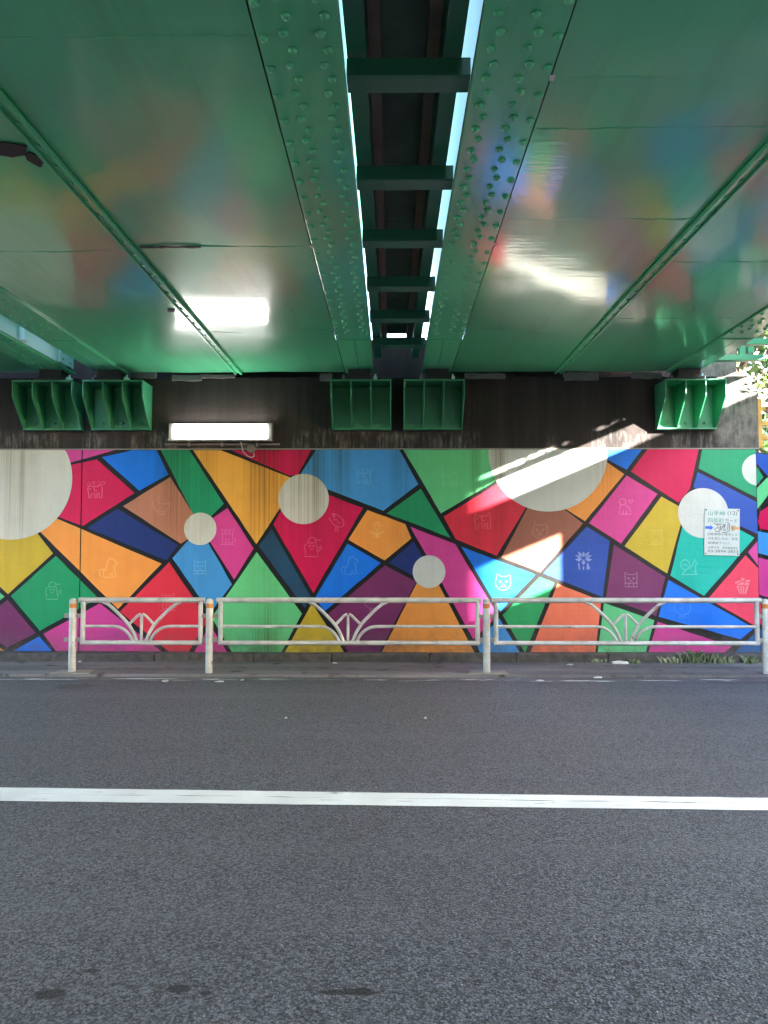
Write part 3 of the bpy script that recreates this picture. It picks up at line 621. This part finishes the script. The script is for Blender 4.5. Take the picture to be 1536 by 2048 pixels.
def span(name, label, x0, x1, xs, cuts_l, cuts_r):
    r = tag(link(name, None, None, ((x0 + x1) / 2, 4.0, 0)), label, 'bridge span', 'steel bridge spans overhead')
    flange(r, x0, 1); flange(r, x1, -1)
    plates(r, x0 + .357, xs - .03, cuts_l); plates(r, xs + .03, x1 - .357, cuts_r); seam_strip(r, xs)
    P(r, MB().box(x0 + .15, x1 - .16, -1.1, 9.745, 4.085, 4.2), 'track_deck', M_DECK)
    for xa, xb in ((x0 + .15, x0 + .162), (x1 - .172, x1 - .16)): P(r, MB().box(xa, xb, -1.1, 9.74, 4.201, 5.6), 'sky_screen', M_BRACKET)  # plates added to screen the white sky from the gap slits
    P(r, MB().box(x0 + .35, x1 - .35, 9.06, 9.10, ZC + .02, 4.08), 'end_diaphragm', M_FRAME)
    return r
A = span('bridge_span', 'green riveted steel span left of the central gap, one rust streak on its plate', -3.50, -.205, -1.83, [3.6, 5.35], [3.07, 5.27, 7.4])
B = span('bridge_span', 'green riveted steel span right of the central gap with sunlit glare on its plates', .36, 3.62, 1.985, [3.36, 3.78, 4.85, 7.4], [3.9, 5.6, 7.0])
D = tag(link('bridge_span', None, None, (-5.4, 4, 0)), 'green steel span at far left edge with skylight painted pale bluish on its side web', 'bridge span', 'steel bridge spans overhead')
flange(D, -3.80, -1, 8.8, 5.5, 8.0); flange(D, -7.10, 1)
plates(D, -6.74, -5.50, [5.0]); plates(D, -5.44, -4.157, [4.2, 6.5]); seam_strip(D, -5.47)
P(D, MB().box(-7.08, -3.9, -1.1, 9.3, 3.905, 4.02), 'track_deck', M_DECK)
P(D, MB().box(-3.806, -3.790, -1.1, 8.86, ZC + .013, 3.80), 'side_web', M_PALE)
P(D, MB().box(-3.788, -3.77, 8.62, 9.0, ZC + .02, 3.78), 'splice_plate', M_PALE, bevel=.003)
for y in (4.6, 6.2, 7.7): P(D, MB().box(-3.788, -3.73, y, y + .10, ZC + .014, 3.78), 'stiffener', M_PALE, bevel=.003)
for y in (8.70, 8.90):
    for z in (3.52, 3.60, 3.68):
        o = link('bolt', BOLT, D); o.location = (-3.77 + 5.4, y - 4, z); o.rotation_euler = (0, R(-90), 0)
# long rust streak and flaked paint as real scale on the plates
def scab(root, x0, x1, y, w, n=14):
    mb = MB(); up = [(x0 + (x1 - x0) * i / n, y + w * rnd.uniform(.3, 1)) for i in range(n + 1)]; dn = [(x1 - (x1 - x0) * i / n, y - w * rnd.uniform(.3, 1)) for i in range(n + 1)]
    mb.prism(up + dn, 'z', ZC - .002, ZC + .001); P(root, mb, 'rust_streak', M_RUSTD)
M_RUSTD = plain('dark_rust', srgb(50, 28, 30), .75, .3, 30, .002)
scab(A, -1.76, -1.33, 5.27, .022)
for x, y, a_, b_ in ((-2.02, 3.94, .13, .10), (-2.16, 3.86, .12, .06), (-1.93, 4.05, .05, .10), (-1.95, 6.7, .05, .05)):
    mb = MB(); mb.prism([(x + a_ * rnd.uniform(.5, 1) * math.cos(t), y + b_ * rnd.uniform(.5, 1) * math.sin(t)) for t in [i * .45 for i in range(14)]], 'z', ZC - .004, ZC + .001); P(A, mb, 'rust_patch', M_RUSTD)

for rt, x, y in ((A, -.556, 7.42), (B, .712, 7.42), (A, -.556, 5.24), (B, .712, 3.33), (B, .712, 5.2)):
    P(rt, MB().prism([(x - .012, y - .02), (x + .014, y - .016), (x + .01, y + .024), (x - .008, y + .02)], 'z', ZC - .016, ZC - .0125), 'sky_leak_tab', M_PAPER)  # pale tabs standing in for sky light leaking through the slots
# ladder framing in the gap between the two main spans
lf = tag(link('gap_framing', None, None, (.07, 4, 3.6)), 'dark ladder framing of cross beams hung in the gap between two spans', 'bridge framing')
for xa, xb in ((-.2035, -.115), (.238, .323)): P(lf, MB().box(xa, xb, -1.0, 9.02, 3.60, 3.86), 'stringer', M_FRAME, bevel=.004)
for xa, xb in ((-.113, -.05), (.175, .236)): P(lf, MB().box(xa, xb, -1.0, 9.02, 3.78, 3.90), 'timber_strip', M_TIMBER, bevel=.004)
y = -.6
while y < 8.9: P(lf, MB().box(-.15, .27, y + .006, min(y + .924, 9.08), 3.905, 3.94), 'deck_board', M_DECK); y += .93
for y in (-.20, .73, 1.66, 2.6, 3.41, 4.40, 5.30, 6.24, 7.13): P(lf, MB().box(-.205, .362, y, y + .012, 3.50, 3.585).box(-.205, .362, y + .012, y + .135, 3.50, 3.512), 'cross_beam', M_FRAME, bevel=.003)
P(lf, MB().box(-.2, .36, 8.06, 8.20, 3.50, 3.58), 'cross_beam', M_FRAME, bevel=.003)

# brackets under the girder ends, bearings on top
def bracket(cx, label):
    o = tag(link('girder_bracket', None, None, (cx, YA, 3.30)), label, 'bracket', 'green girder brackets on the abutment')
    MB().box(-.35, .35, -.022, -.002, -.54, -.018).build('back_plate', M_BRACKET, o, bevel=.003)
    MB().box(-.352, .352, -.385, -.002, -.0175, 0).build('top_plate', M_BRACKET, o, bevel=.003)
    MB().box(-.352, .352, -.09, -.0225, -.54, -.522).build('bottom_plate', M_BRACKET, o, bevel=.003)
    for x in (-.345, -.115, .115, .345): MB().prism([(-.0225, -.0178), (-.375, -.0178), (-.375, -.19), (-.085, -.5215), (-.0225, -.5215)], 'x', x - .007, x + .007).build('gusset', M_BRACKET, o, bevel=.002)
    for x in (-.23, 0, .23):
        for z in (-.16, -.45): MB().lathe([(.024, -.0225), (.024, -.030), (.014, -.030), (.014, -.052), (.008, -.054)], (x, 0, z), 6, 'y').build('bolt', M_BRACKET, o)
for cx, lb in ((-4.06, 'green steel bracket on the dark abutment, first from the left end'), (-3.24, 'green steel bracket next to the pale web at left, between it and the lamp'), (-.355, 'green steel bracket below the left edge of the central gap'), (.495, 'green steel bracket below the right edge of the central gap'), (3.51, 'sunlit bright green steel bracket at the right end of the abutment')): bracket(cx, lb)
for cx, lb in ((-3.98, 'black bearing block on the first bracket from the left end'), (-3.30, 'black bearing block on the bracket between pale web and lamp'), (-.375, 'black bearing block at left edge of the central gap'), (.535, 'black bearing block at right edge of the central gap'), (3.45, 'black bearing block on the sunlit bracket')):
    o = tag(link('bearing_block', None, None, (cx, 9.0, 3.3025)), lb, 'bearing', 'bearing blocks under the girder ends')
    MB().box(-.16, .16, -.19, .15, 0, .03).build('sole_plate', M_BLACK, o, bevel=.003); MB().box(-.13, .13, -.15, .12, .0305, .132).build('pad', M_BLACK, o, bevel=.006)
    for s in (-1, 1): MB().box(s * .185 - .02, s * .185 + .02, -.1, .0, 0, .05).tube([(s * .185, -.05, .05), (s * .185, -.05, .085)], .012, 8).build('anchor_bolt', M_PALE if s > 0 else M_PALECON, o)

# ------------------------------------------------------------------ lamp, conduit, junction box
lc = at(445, 865, YA)
lamp = tag(link('wall_lamp', None, None, (lc.x, YA, lc.z)), 'lit white fluorescent lamp box mounted on the dark abutment', 'wall lamp')
MB().prism([(-.002, -.118), (-.05, -.118), (-.05, .105), (-.002, .105)], 'x', -.625, .615).build('housing', plain('lamp_steel', srgb(95, 92, 92), .4, .1, 10, .001, .5), lamp, bevel=.004)
M_TUBE = emit('lamp_light', (1, .98, .95, 1), 2.0)
MB().prism([(-.0505, -.085), (-.115, -.075), (-.13, .0), (-.115, .082), (-.0505, .09)], 'x', -.56, .55).build('diffuser', M_TUBE, lamp, bevel=.006)
for x in (-.60, .585): MB().box(x - .022, x + .022, -.10, -.0502, -.105, .097).build('end_cap', M_GREY, lamp, bevel=.004)
MB().box(-.625, .615, -.13, -.0502, -.118, -.098).build('bottom_lip', M_CABLE, lamp, bevel=.003)
zc_ = at(420, 889, YA).z; xc0, xc1 = at(330, 889, YA).x, at(560, 889, YA).x
cd = tag(link('conduit', None, None, ((xc0 + xc1) / 2, YA, zc_)), 'thin grey conduit running below the lit wall lamp', 'conduit')
MB().tube([(xc0 - (xc0 + xc1) / 2, -.02, 0), (xc1 - (xc0 + xc1) / 2, -.02, 0)], .014, 8).build('pipe', M_RED, cd, True)
for x in (-.4, 0, .42): MB().box(x - .012, x + .012, -.04, -.002, -.022, .022).build('clip', M_GREY, cd)
jc = at(502, 897, YW - .05)
jb = tag(link('junction_box', None, None, (jc.x, YW - .008, jc.z)), 'small round grey junction box with a drooping cable under the lamp', 'junction box')
MB().lathe([(.05, 0), (.05, -.05), (.042, -.06), (.02, -.064)], n=20, axis='y').build('box_body', M_RED, jb, True)
MB().tube([(-.14, -.05, .16), (-.12, -.03, .06), (-.10, -.02, -.03), (-.05, -.02, -.085), (.0, -.02, -.105), (.035, -.02, -.09), (.03, -.02, -.05)], .006, 6).build('cable', M_CABLE, jb, True)

# ------------------------------------------------------------------ guard rail
gx = lambda px: at(px, 1250, YG).x
gr = tag(link('guard_rail', None, None, (0, YG, .03)), 'white painted pipe guard rail with fan shaped ornaments along the pavement', 'guard rail')
Zg = lambda py: at(768, py, YG).z - .03
def post(px, base):
    x = gx(px); pm = MB().lathe([(.038, 0), (.038, Zg(1203)), (.034, Zg(1200)), (.02, Zg(1197.5)), (.006, Zg(1197))], (x, 0, 0), 18).build('post', M_RAIL, gr, True)
    MB().lathe([(.0392, Zg(1216)), (.0392, Zg(1207))], (x, 0, 0), 18).build('reflective_band', M_BAND, pm, True)
    for s in (-1, 1):
        for py in (1232, 1280): MB().box(*sorted((x + s * .036, x + s * .088)), -.016, .016, Zg(py) - .022, Zg(py) + .022).build('clamp', M_GREY, pm, bevel=.004)
    if base: MB().prism([(x - .2 + rnd.uniform(-.02, .02), -.08), (x + .22, -.085), (x + .2, .12), (x - .15, .13)], 'z', .001, .012).build('base_plate', M_CON, pm, bevel=.003)
for px, b_ in ((145.5, 1), (419, 0), (973, 1), (1531, 0)): post(px, b_)
def railpanel(pa, pb, pc):
    xa, xb, xc = gx(pa), gx(pb), gx(pc); zt, zb, zm = Zg(1200.5), Zg(1286), Zg(1253); s = 1 / 187.7
    f = MB().tube([(xa - .045, 0, zt), (xb + .045, 0, zt)], .028, 12).tube([(xa - .02, 0, zb), (xb + .02, 0, zb)], .024, 12)
    for x in (xa, xb): f.tube([(x, 0, zb), (x, 0, zt)], .0245, 12)
    fr = f.build('rail_panel', M_RAIL, gr, True)
    for m in (-1, 1):
        def X(d): return xc + m * d * s
        big = [(X(78), 0, zt - .02), (X(66), 0, Zg(1210)), (X(50), 0, Zg(1224)), (X(36), 0, Zg(1238)), (X(25), 0, Zg(1251)), (X(16), 0, Zg(1266)), (X(9), 0, Zg(1284))]
        MB().tube(smooth(big), .0175, 10).build('fan_arc', M_RAIL, fr, True)
        xe = xa if m < 0 else xb
        mid = [(xe, 0, zm), (X(70), 0, zm), (X(52), 0, Zg(1253.5)), (X(40), 0, Zg(1257)), (X(30), 0, Zg(1264)), (X(22), 0, Zg(1274)), (X(17), 0, Zg(1284))]
        MB().tube([mid[0]] + smooth(mid[1:]), .0165, 10).build('middle_rail', M_RAIL, fr, True)
        MB().tube(smooth([(X(1.5), 0, Zg(1229)), (X(7), 0, Zg(1231)), (X(16), 0, Zg(1240)), (X(25), 0, Zg(1249))]), .0145, 8).build('strut', M_RAIL, fr, True)
    MB().tube([(xc, 0, Zg(1231)), (xc, 0, zb)], .0155, 10).build('spoke', M_RAIL, fr, True)
def smooth(p, n=4):
    p = [Vector(q) for q in p]; out = []
    for i in range(len(p) - 1):
        a, b_, c, d = p[max(i - 1, 0)], p[i], p[i + 1], p[min(i + 2, len(p) - 1)]
        for k in range(n):
            t = k / n; out.append(.5 * ((2 * b_) + (c - a) * t + (2 * a - 5 * b_ + 4 * c - d) * t * t + (3 * b_ - a - 3 * c + d) * t ** 3))
    return out + [p[-1]]
for a in ((166, 401, 283), (441, 955, 696), (992, 1514, 1251)):
    railpanel(*a)

# ------------------------------------------------------------------ litter and weeds
def scrap(px, py, z, L, Wd, label, h=.012):
    p = gnd(px, py + (5 if z > .02 else 0), z); n = 7; mb = MB(); a0_ = rnd.uniform(0, 1)
    ring = [(L * rnd.uniform(.6, 1) * math.cos(2 * math.pi * i / n + a0_), Wd * rnd.uniform(.6, 1) * math.sin(2 * math.pi * i / n + a0_), rnd.uniform(.002, h)) for i in range(n)]
    mb.v = [(0, 0, h * 1.3)] + ring + [(x * .9, y * .9, .0008) for x, y, _ in ring]
    mb.f = [(0, 1 + i, 1 + (i + 1) % n) for i in range(n)] + [(1 + i, 1 + n + i, 1 + n + (i + 1) % n, 1 + (i + 1) % n) for i in range(n)]
    return tag(link('paper_scrap', mb.mesh('paper_scrap', M_PAPER), None, p), label, 'litter', 'pale scraps of litter along the kerb')
for a in ((1238, 1323, .03, .13, .03, 'long crumpled white paper scrap by the kerb between two weeds', .03), (590, 1347, 0, .05, .05, 'white paper scrap at pavement edge below the middle rail panel'), (47, 1348, 0, .06, .05, 'pale scrap on the road edge left of the first rail post'),
          (330, 1363, 0, .04, .05, 'pale scrap on the road below the first rail panel'), (485, 1361, 0, .03, .05, 'small pale scrap on the road right of the second post'), (440, 1364, 0, .06, .02, 'thin pale strip on the road near the second post'), (670, 1322, .03, .04, .02, 'pale scrap against the kerb behind the middle rail panel'),
          (1080, 1362, 0, .05, .03, 'pale scrap on the road right of the third post'), (1195, 1356, 0, .06, .02, 'pale flat scrap on the road below the right rail panel'), (160, 1319, .03, .03, .02, 'small pale scrap against the kerb beside the first post'), (572, 1437, 0, .015, .012, 'tiny white fleck on the road above the white line'),
          (851, 1437, 0, .015, .012, 'tiny white fleck on the road right of centre'), (1140, 1325, .03, .05, .015, 'thin pale scrap by the kerb left of the weeds'), (1393, 1347, 0, .12, .03, 'flat pale scrap on the pavement edge at right')): scrap(*a)
dm = MB(); r5 = random.Random(21)
for i in range(420):
    x = r5.uniform(-5, 4.6); y = 8.97 - abs(r5.gauss(0, .05)) if r5.random() < .6 else 8.06 - abs(r5.gauss(0, .08)); z = .0305 if y > 8.1 else .001
    sz = r5.uniform(.004, .016); n0 = len(dm.v); a = r5.uniform(0, 3.14)
    for q in range(4): dm.v.append((x + sz * math.cos(a + q * 1.57) * r5.uniform(.5, 1), y + .6 * sz * math.sin(a + q * 1.57) * r5.uniform(.5, 1), z))
    dm.v.append((x, y, z + sz * .5)); dm.f += [(n0, n0 + 1, n0 + 4), (n0 + 1, n0 + 2, n0 + 4), (n0 + 2, n0 + 3, n0 + 4), (n0 + 3, n0, n0 + 4)]
tag(dm.build('grit', plain('kerb_grit', srgb(110, 96, 84), .9, .45, 60)), kind='stuff')
def weed(px, py, n, h, spread, label, stalk=False):
    p = gnd(px, py + 5, .03); mb = MB(); r2 = random.Random(px)
    h *= .75
    for i in range(int(n * .55)):
        a = r2.uniform(0, 6.28); d = r2.uniform(0, spread); b0 = Vector((d * math.cos(a), d * .35 * math.sin(a), 0)); hh_ = h * r2.uniform(.4, 1); ln_ = Vector((r2.uniform(-.5, .5), r2.uniform(-.4, .3), 1)) * hh_
        w = Vector((r2.uniform(.006, .014), r2.uniform(-.01, .01), 0)); m1 = b0 + ln_ * .6; tip = b0 + ln_ + Vector((ln_.x * .6, ln_.y * .5, -hh_ * .15))
        k = len(mb.v); mb.v += [tuple(b0 - w * .4), tuple(b0 + w * .4), tuple(m1 - w), tuple(m1 + w), tuple(tip)]; mb.f += [(k, k + 1, k + 3, k + 2), (k + 2, k + 3, k + 4)]
        if r2.random() < .5:
            k = len(mb.v); c = m1; u = Vector((r2.uniform(-1, 1), r2.uniform(-1, 1), .4)).normalized() * r2.uniform(.012, .03); v = u.cross(Vector((r2.uniform(-.5, .5), .3, 1))).normalized() * .012
            mb.v += [tuple(c), tuple(c + u * .5 + v), tuple(c + u), tuple(c + u * .5 - v)]; mb.f.append((k, k + 1, k + 2, k + 3))
    tag(link('weed', mb.mesh('weed', M_GRASS), None, p), label, 'weed', 'weeds growing along the kerb')
for a in ((1194, 1320, 60, .10, .11, 'round leafy weed at the kerb left of the long white scrap'), (1272, 1322, 40, .09, .08, 'small weed at the kerb right of the long white scrap'), (1345, 1322, 45, .14, .14, 'sparse weed at the kerb left of the tallest clump'),
          (1395, 1320, 120, .24, .24, 'tallest bushy clump of weeds at the kerb'), (1446, 1322, 70, .15, .16, 'low clump of weeds right of the tallest clump'), (1500, 1322, 60, .15, .13, 'clump of weeds at the right end of the kerb')): weed(*a)

# ------------------------------------------------------------------ right end: return wall, rack, vine, ladder, surroundings, added sun blockers
rw = tag(link('return_wall', None, None, (XR, YW, 0)), 'mural painted return wall turning away at the right corner', 'mural wall')
dx, dy = .80, .60
def rwp(u, z, off=0): return (u * dx + off * dy, u * dy - off * dx + .004, z)
def rwbox(u0, u1, z0, z1, o0, o1):
    mb = MB(); mb.v = [rwp(u, z, o) for z in (z0, z1) for o in (o0, o1) for u in (u0, u1)]; mb.f = [(0, 2, 3, 1), (4, 5, 7, 6), (0, 1, 5, 4), (2, 6, 7, 3), (0, 4, 6, 2), (1, 3, 7, 5)]; return mb
rwbox(.002, 6, .0, 2.49, -.3, 0).build('wall_face', M_BLACKP, rw)
for c, poly in (('royal', [(.004, 2.36), (.3, 2.2), (.5, 2.48), (.004, 2.48)]), ('teal', [(.004, 2.10), (.16, 2.20), (.004, 2.32)]), ('mint', [(.004, 1.81), (.45, 2.12), (.25, 2.20), (.004, 2.06)]), ('crimson', [(.01, 1.66), (.06, 1.58), (1.2, 1.50), (.9, 2.1), (.06, 1.78)]),
                ('sky', [(.004, 1.29), (1.3, 1.10), (1.3, 1.42), (.004, 1.55)]), ('pink', [(.004, .80), (1.4, .5), (1.4, 1.02), (.004, 1.24)]), ('rose', [(.004, .45), (1.4, .15), (1.4, .42), (.004, .76)]), ('deep', [(.004, .10), (1.0, .10), (.004, .40)]), ('orange', [(.55, 2.25), (1.5, 2.1), (1.5, 2.45), (.6, 2.45)])):
    me = bpy.data.meshes.new('painted_panel'); me.from_pydata([rwp(u, z, .002) for u, z in poly], [], [tuple(range(len(poly)))]); me.materials.append(mural('mural_' + c, srgb(*COL[c])))
    link('painted_panel', me, rw)['label'] = NAMEC.get(c, c) + ' painted panel'
RK0 = None
rk = tag(link('cable_rack', None, None, (3.8, 9.0, 3.6)), 'green steel rack of two rails beside the right span end', 'cable rack')
def rk_box(*a, name='rail'): P(rk, MB().box(*a), name, M_BRACKET, bevel=.003)
rk_box(3.64, 5.4, 8.98, 9.06, 3.745, 3.815); rk_box(3.64, 4.38, 8.98, 9.08, 3.555, 3.62); rk_box(4.10, 4.17, 9.0, 9.05, 3.6205, 3.7445, name='upright'); rk_box(4.19, 4.26, 8.98, 9.05, 3.64, 3.72, name='junction_box')
wk = tag(link('added_walkway', None, None, (5.1, 4, 3.8)), 'steel walkway added out of view beside the right span to block sun', 'walkway')  # added out of view; caps the sun band on the mural
for y in (-1, 1.5, 4, 6.5): P(wk, MB().box(3.64, 5.4, y, y + .08, 3.89, 3.985), 'support_arm', M_FRAME)
P(wk, MB().box(4.9, 5.3, -1.2, 9.0, 3.99, 4.03), 'grating', M_FRAME)
for xa in (4.88, 5.31): P(wk, MB().box(xa, xa + .02, -1.2, 9.0, 3.99, 4.50), 'side_channel', M_FRAME)
for k in range(9): P(wk, MB().tube([(5.36, -1 + 1.2 * k, 3.96), (5.36, -1 + 1.2 * k, 4.9)], .02, 8), 'handrail_post', M_FRAME)
P(wk, MB().tube([(5.36, -1.2, 4.9), (5.36, 8.9, 4.9)], .02, 8), 'handrail', M_FRAME)
sw = tag(link('added_sun_wall', None, None, (7.1, 2, 0)), 'grey concrete wall added out of view right of the bridge to shape the sunlight', 'wall')  # added out of view; top edge and opening shape the sun bands
P(sw, MB().box(7.0, 7.2, -30, 3.3, 0, 1.2), 'garden_wall', M_PALEWALL)
P(sw, MB().box(7.0, 7.2, 3.302, 11, 0, 3.02).box(7.0, 7.2, 3.302, 11, 3.70, 4.30).box(7.0, 7.2, 4.66, 11, 3.021, 3.699), 'low_wall', M_CON)
wood = tag(link('wooden_ladder', None, None, (4.40, 9.22, 2.60)), 'yellow brown wooden ladder standing at the right corner of the abutment', 'ladder')
for x in (0, .36): MB().box(x, x + .05, 0, .04, -.05, .55).build('side_rail', M_WOOD, wood, bevel=.004)
for z in (.05, .22, .40): MB().box(.0505, .3595, .005, .035, z, z + .05).build('rung', M_WOOD, wood, bevel=.004)
def leaves(mb, c, rad, n, size, r2, squash=(1, 1, 1)):
    for _ in range(n):
        d = Vector((r2.gauss(0, 1), r2.gauss(0, 1), r2.gauss(0, 1))).normalized() * rad * r2.random() ** .4
        p = c + Vector((d.x * squash[0], d.y * squash[1], d.z * squash[2])); u = Vector((r2.uniform(-1, 1), r2.uniform(-1, 1), r2.uniform(-.6, .6))).normalized(); v = u.cross(Vector((r2.uniform(-.5, .5), r2.uniform(-.5, .5), 1))).normalized()
        s = size * r2.uniform(.6, 1.2); k = len(mb.v); mb.v += [tuple(p - u * s), tuple(p + v * s * .45), tuple(p + u * s), tuple(p - v * s * .45)]; mb.f.append((k, k + 1, k + 2, k + 3))
r3 = random.Random(3)
vn = tag(link('hanging_vine', None, None, (4.45, 9.15, 3.4)), 'yellow green vine hanging over the right corner of the abutment', 'vine')
mb = MB()
for i in range(9):
    c = Vector((r3.uniform(-.02, .4), r3.uniform(-.05, .2), r3.uniform(-.15, .4))); leaves(mb, c, .12, 24, .04, r3)
mb.build('foliage', M_VINE, vn)
mb = MB()
for i in range(6):
    x = r3.uniform(-.05, .3); pts = [(x + r3.uniform(-.05, .05), .0 + r3.uniform(-.03, .08), .5 - .25 * j) for j in range(5)]; mb.tube(smooth(pts), .005, 5)
mb.build('stem', M_BARK, vn, True)
def tree(x, y, h, cr, seed, label):
    r2 = random.Random(seed); t = tag(link('tree', None, None, (x, y, 0)), label, 'tree', 'trees beyond the bridge')
    mb = MB().tube([(0, 0, 0), (.1, .05, h * .3), (-.05, .1, h * .6), (.05, 0, h * .9)], [.18, .14, .10, .03], 9)
    cl = []
    for i in range(9):
        a = i * .7 + r2.random(); b0 = Vector((0, .05, h * (.35 + .05 * i))); e_ = b0 + Vector((math.cos(a) * cr * .7, math.sin(a) * cr * .7, cr * .35)); mb.tube([b0, b0.lerp(e_, .5) + Vector((0, 0, .1)), e_], [.06, .04, .015], 6); cl.append(e_)
    mb.build('trunk', M_BARK, t, True); mb = MB()
    for e_ in cl + [Vector((0, 0, h * .95))]:
        for j in range(3): leaves(mb, e_ + Vector((r2.uniform(-.5, .5), r2.uniform(-.5, .5), r2.uniform(-.3, .5))) * cr * .5, cr * .36, 130, .13, r2)
    mb.build('crown', M_LEAF, t)
bush = tag(link('shrub', None, None, (8.1, 3.4, 0)), 'leafy shrub added behind the wall opening to soften the sunlight', 'shrub'); mb = MB()  # added unseen to soften the lower sun patch
for j in range(14): leaves(mb, Vector((r3.uniform(-.3, .3), -1 + 2.2 * j / 13, r3.uniform(2.6, 3.25))), .35, 160, .05, r3)
for j in range(5): mb.tube([(0, -.8 + .4 * j, 0), (.05, -.8 + .42 * j, 1.5), (0, -.8 + .4 * j, 3)], [.03, .02, .01], 6)
mb.build('foliage', M_LEAF, bush)
tree(6.2, 13.5, 7, 2.0, 1, 'leafy green tree beyond the right corner, nearer to the wall'); tree(9.5, 18, 8.5, 2.6, 2, 'taller green tree behind the first one at right'); tree(-13, 14, 8, 2.6, 4, 'green tree far left beyond the bridge')
tag(MB().box(-30, 4.38, 10.21, 40, -.02, 3.95).build('embankment', M_CON), kind='structure')
# opposite abutment behind the viewer and a house at each side
oa = tag(link('opposite_abutment', None, None, (0, -1.5, 0)), 'pale painted abutment wall on the near side of the road', 'abutment')
P(oa, MB().box(-12, 4.4, -1.9, -1.3, 0, 3.40), 'front_wall', M_PALEWALL)
def house(x0, x1, y0, y1, h, label, col):
    o = tag(link('house', None, None, (x0, y0, 0)), label, 'house', 'houses beyond the bridge'); m = plain('house_wall', col, .9, .08, 2)
    P(o, MB().box(x0, x1, y0, y1, 0, h), 'wall', m); P(o, MB().box(x0 - .15, x1 + .15, y0 - .15, y1 + .15, h + .001, h + .2), 'roof', M_GREY)
    gl = plain('window_glass', srgb(60, 75, 85), .1)
    z = 1.2
    while z < h - 1.2:
        x = x0 + .8
        while x < x1 - 1.2: P(o, MB().box(x, x + 1.1, y0 - .03, y0 - .002, z, z + 1.2), 'window', gl); x += 2.1
        z += 2.8
house(26, 33, -60, -19.5, 17, 'tall pale block added out of view at right to shade the bridge', srgb(205, 200, 190))  # added out of view; its far corner ends the sun patches at left
cp = tag(link('sun_streak_pipe', None, None, (5.1, 4, 3.805)), 'grey pipe added under the walkway to streak the sunlight', 'pipe')  # added unseen to cast a stripe across the sun band
MB().tube([(0, -5, 0), (0, 5, 0)], .045, 10).build('pipe', M_GREY, cp, True)
for y in (-4, -2, 0, 2, 4): MB().box(-.015, .015, y, y + .03, .0451, .18).build('hanger', M_GREY, cp)
mb = MB(); r4 = random.Random(11)
for j in range(60): leaves(mb, Vector((r4.uniform(-.02, .2), r4.choice((1.2, 1.9, 2.3, 2.9, 3.6, 4.1, 4.6)) + r4.uniform(-.2, .2), r4.uniform(.05, .2))), .07, 12, .04, r4)
cv = tag(link('creeper', None, None, (5.1, 4, 3.805)), 'creeper leaves added along the pipe to break up the sunlight', 'vine'); mb.build('foliage', M_VINE, cv)  # leaves added unseen to break the upper sun slit into fragments
house(9, 17, 22, 30, 8, 'white rendered house beyond the trees at right', srgb(215, 212, 205))
house(-30, -18, 13, 24, 9, 'cream house far left beyond the bridge', srgb(205, 195, 175))
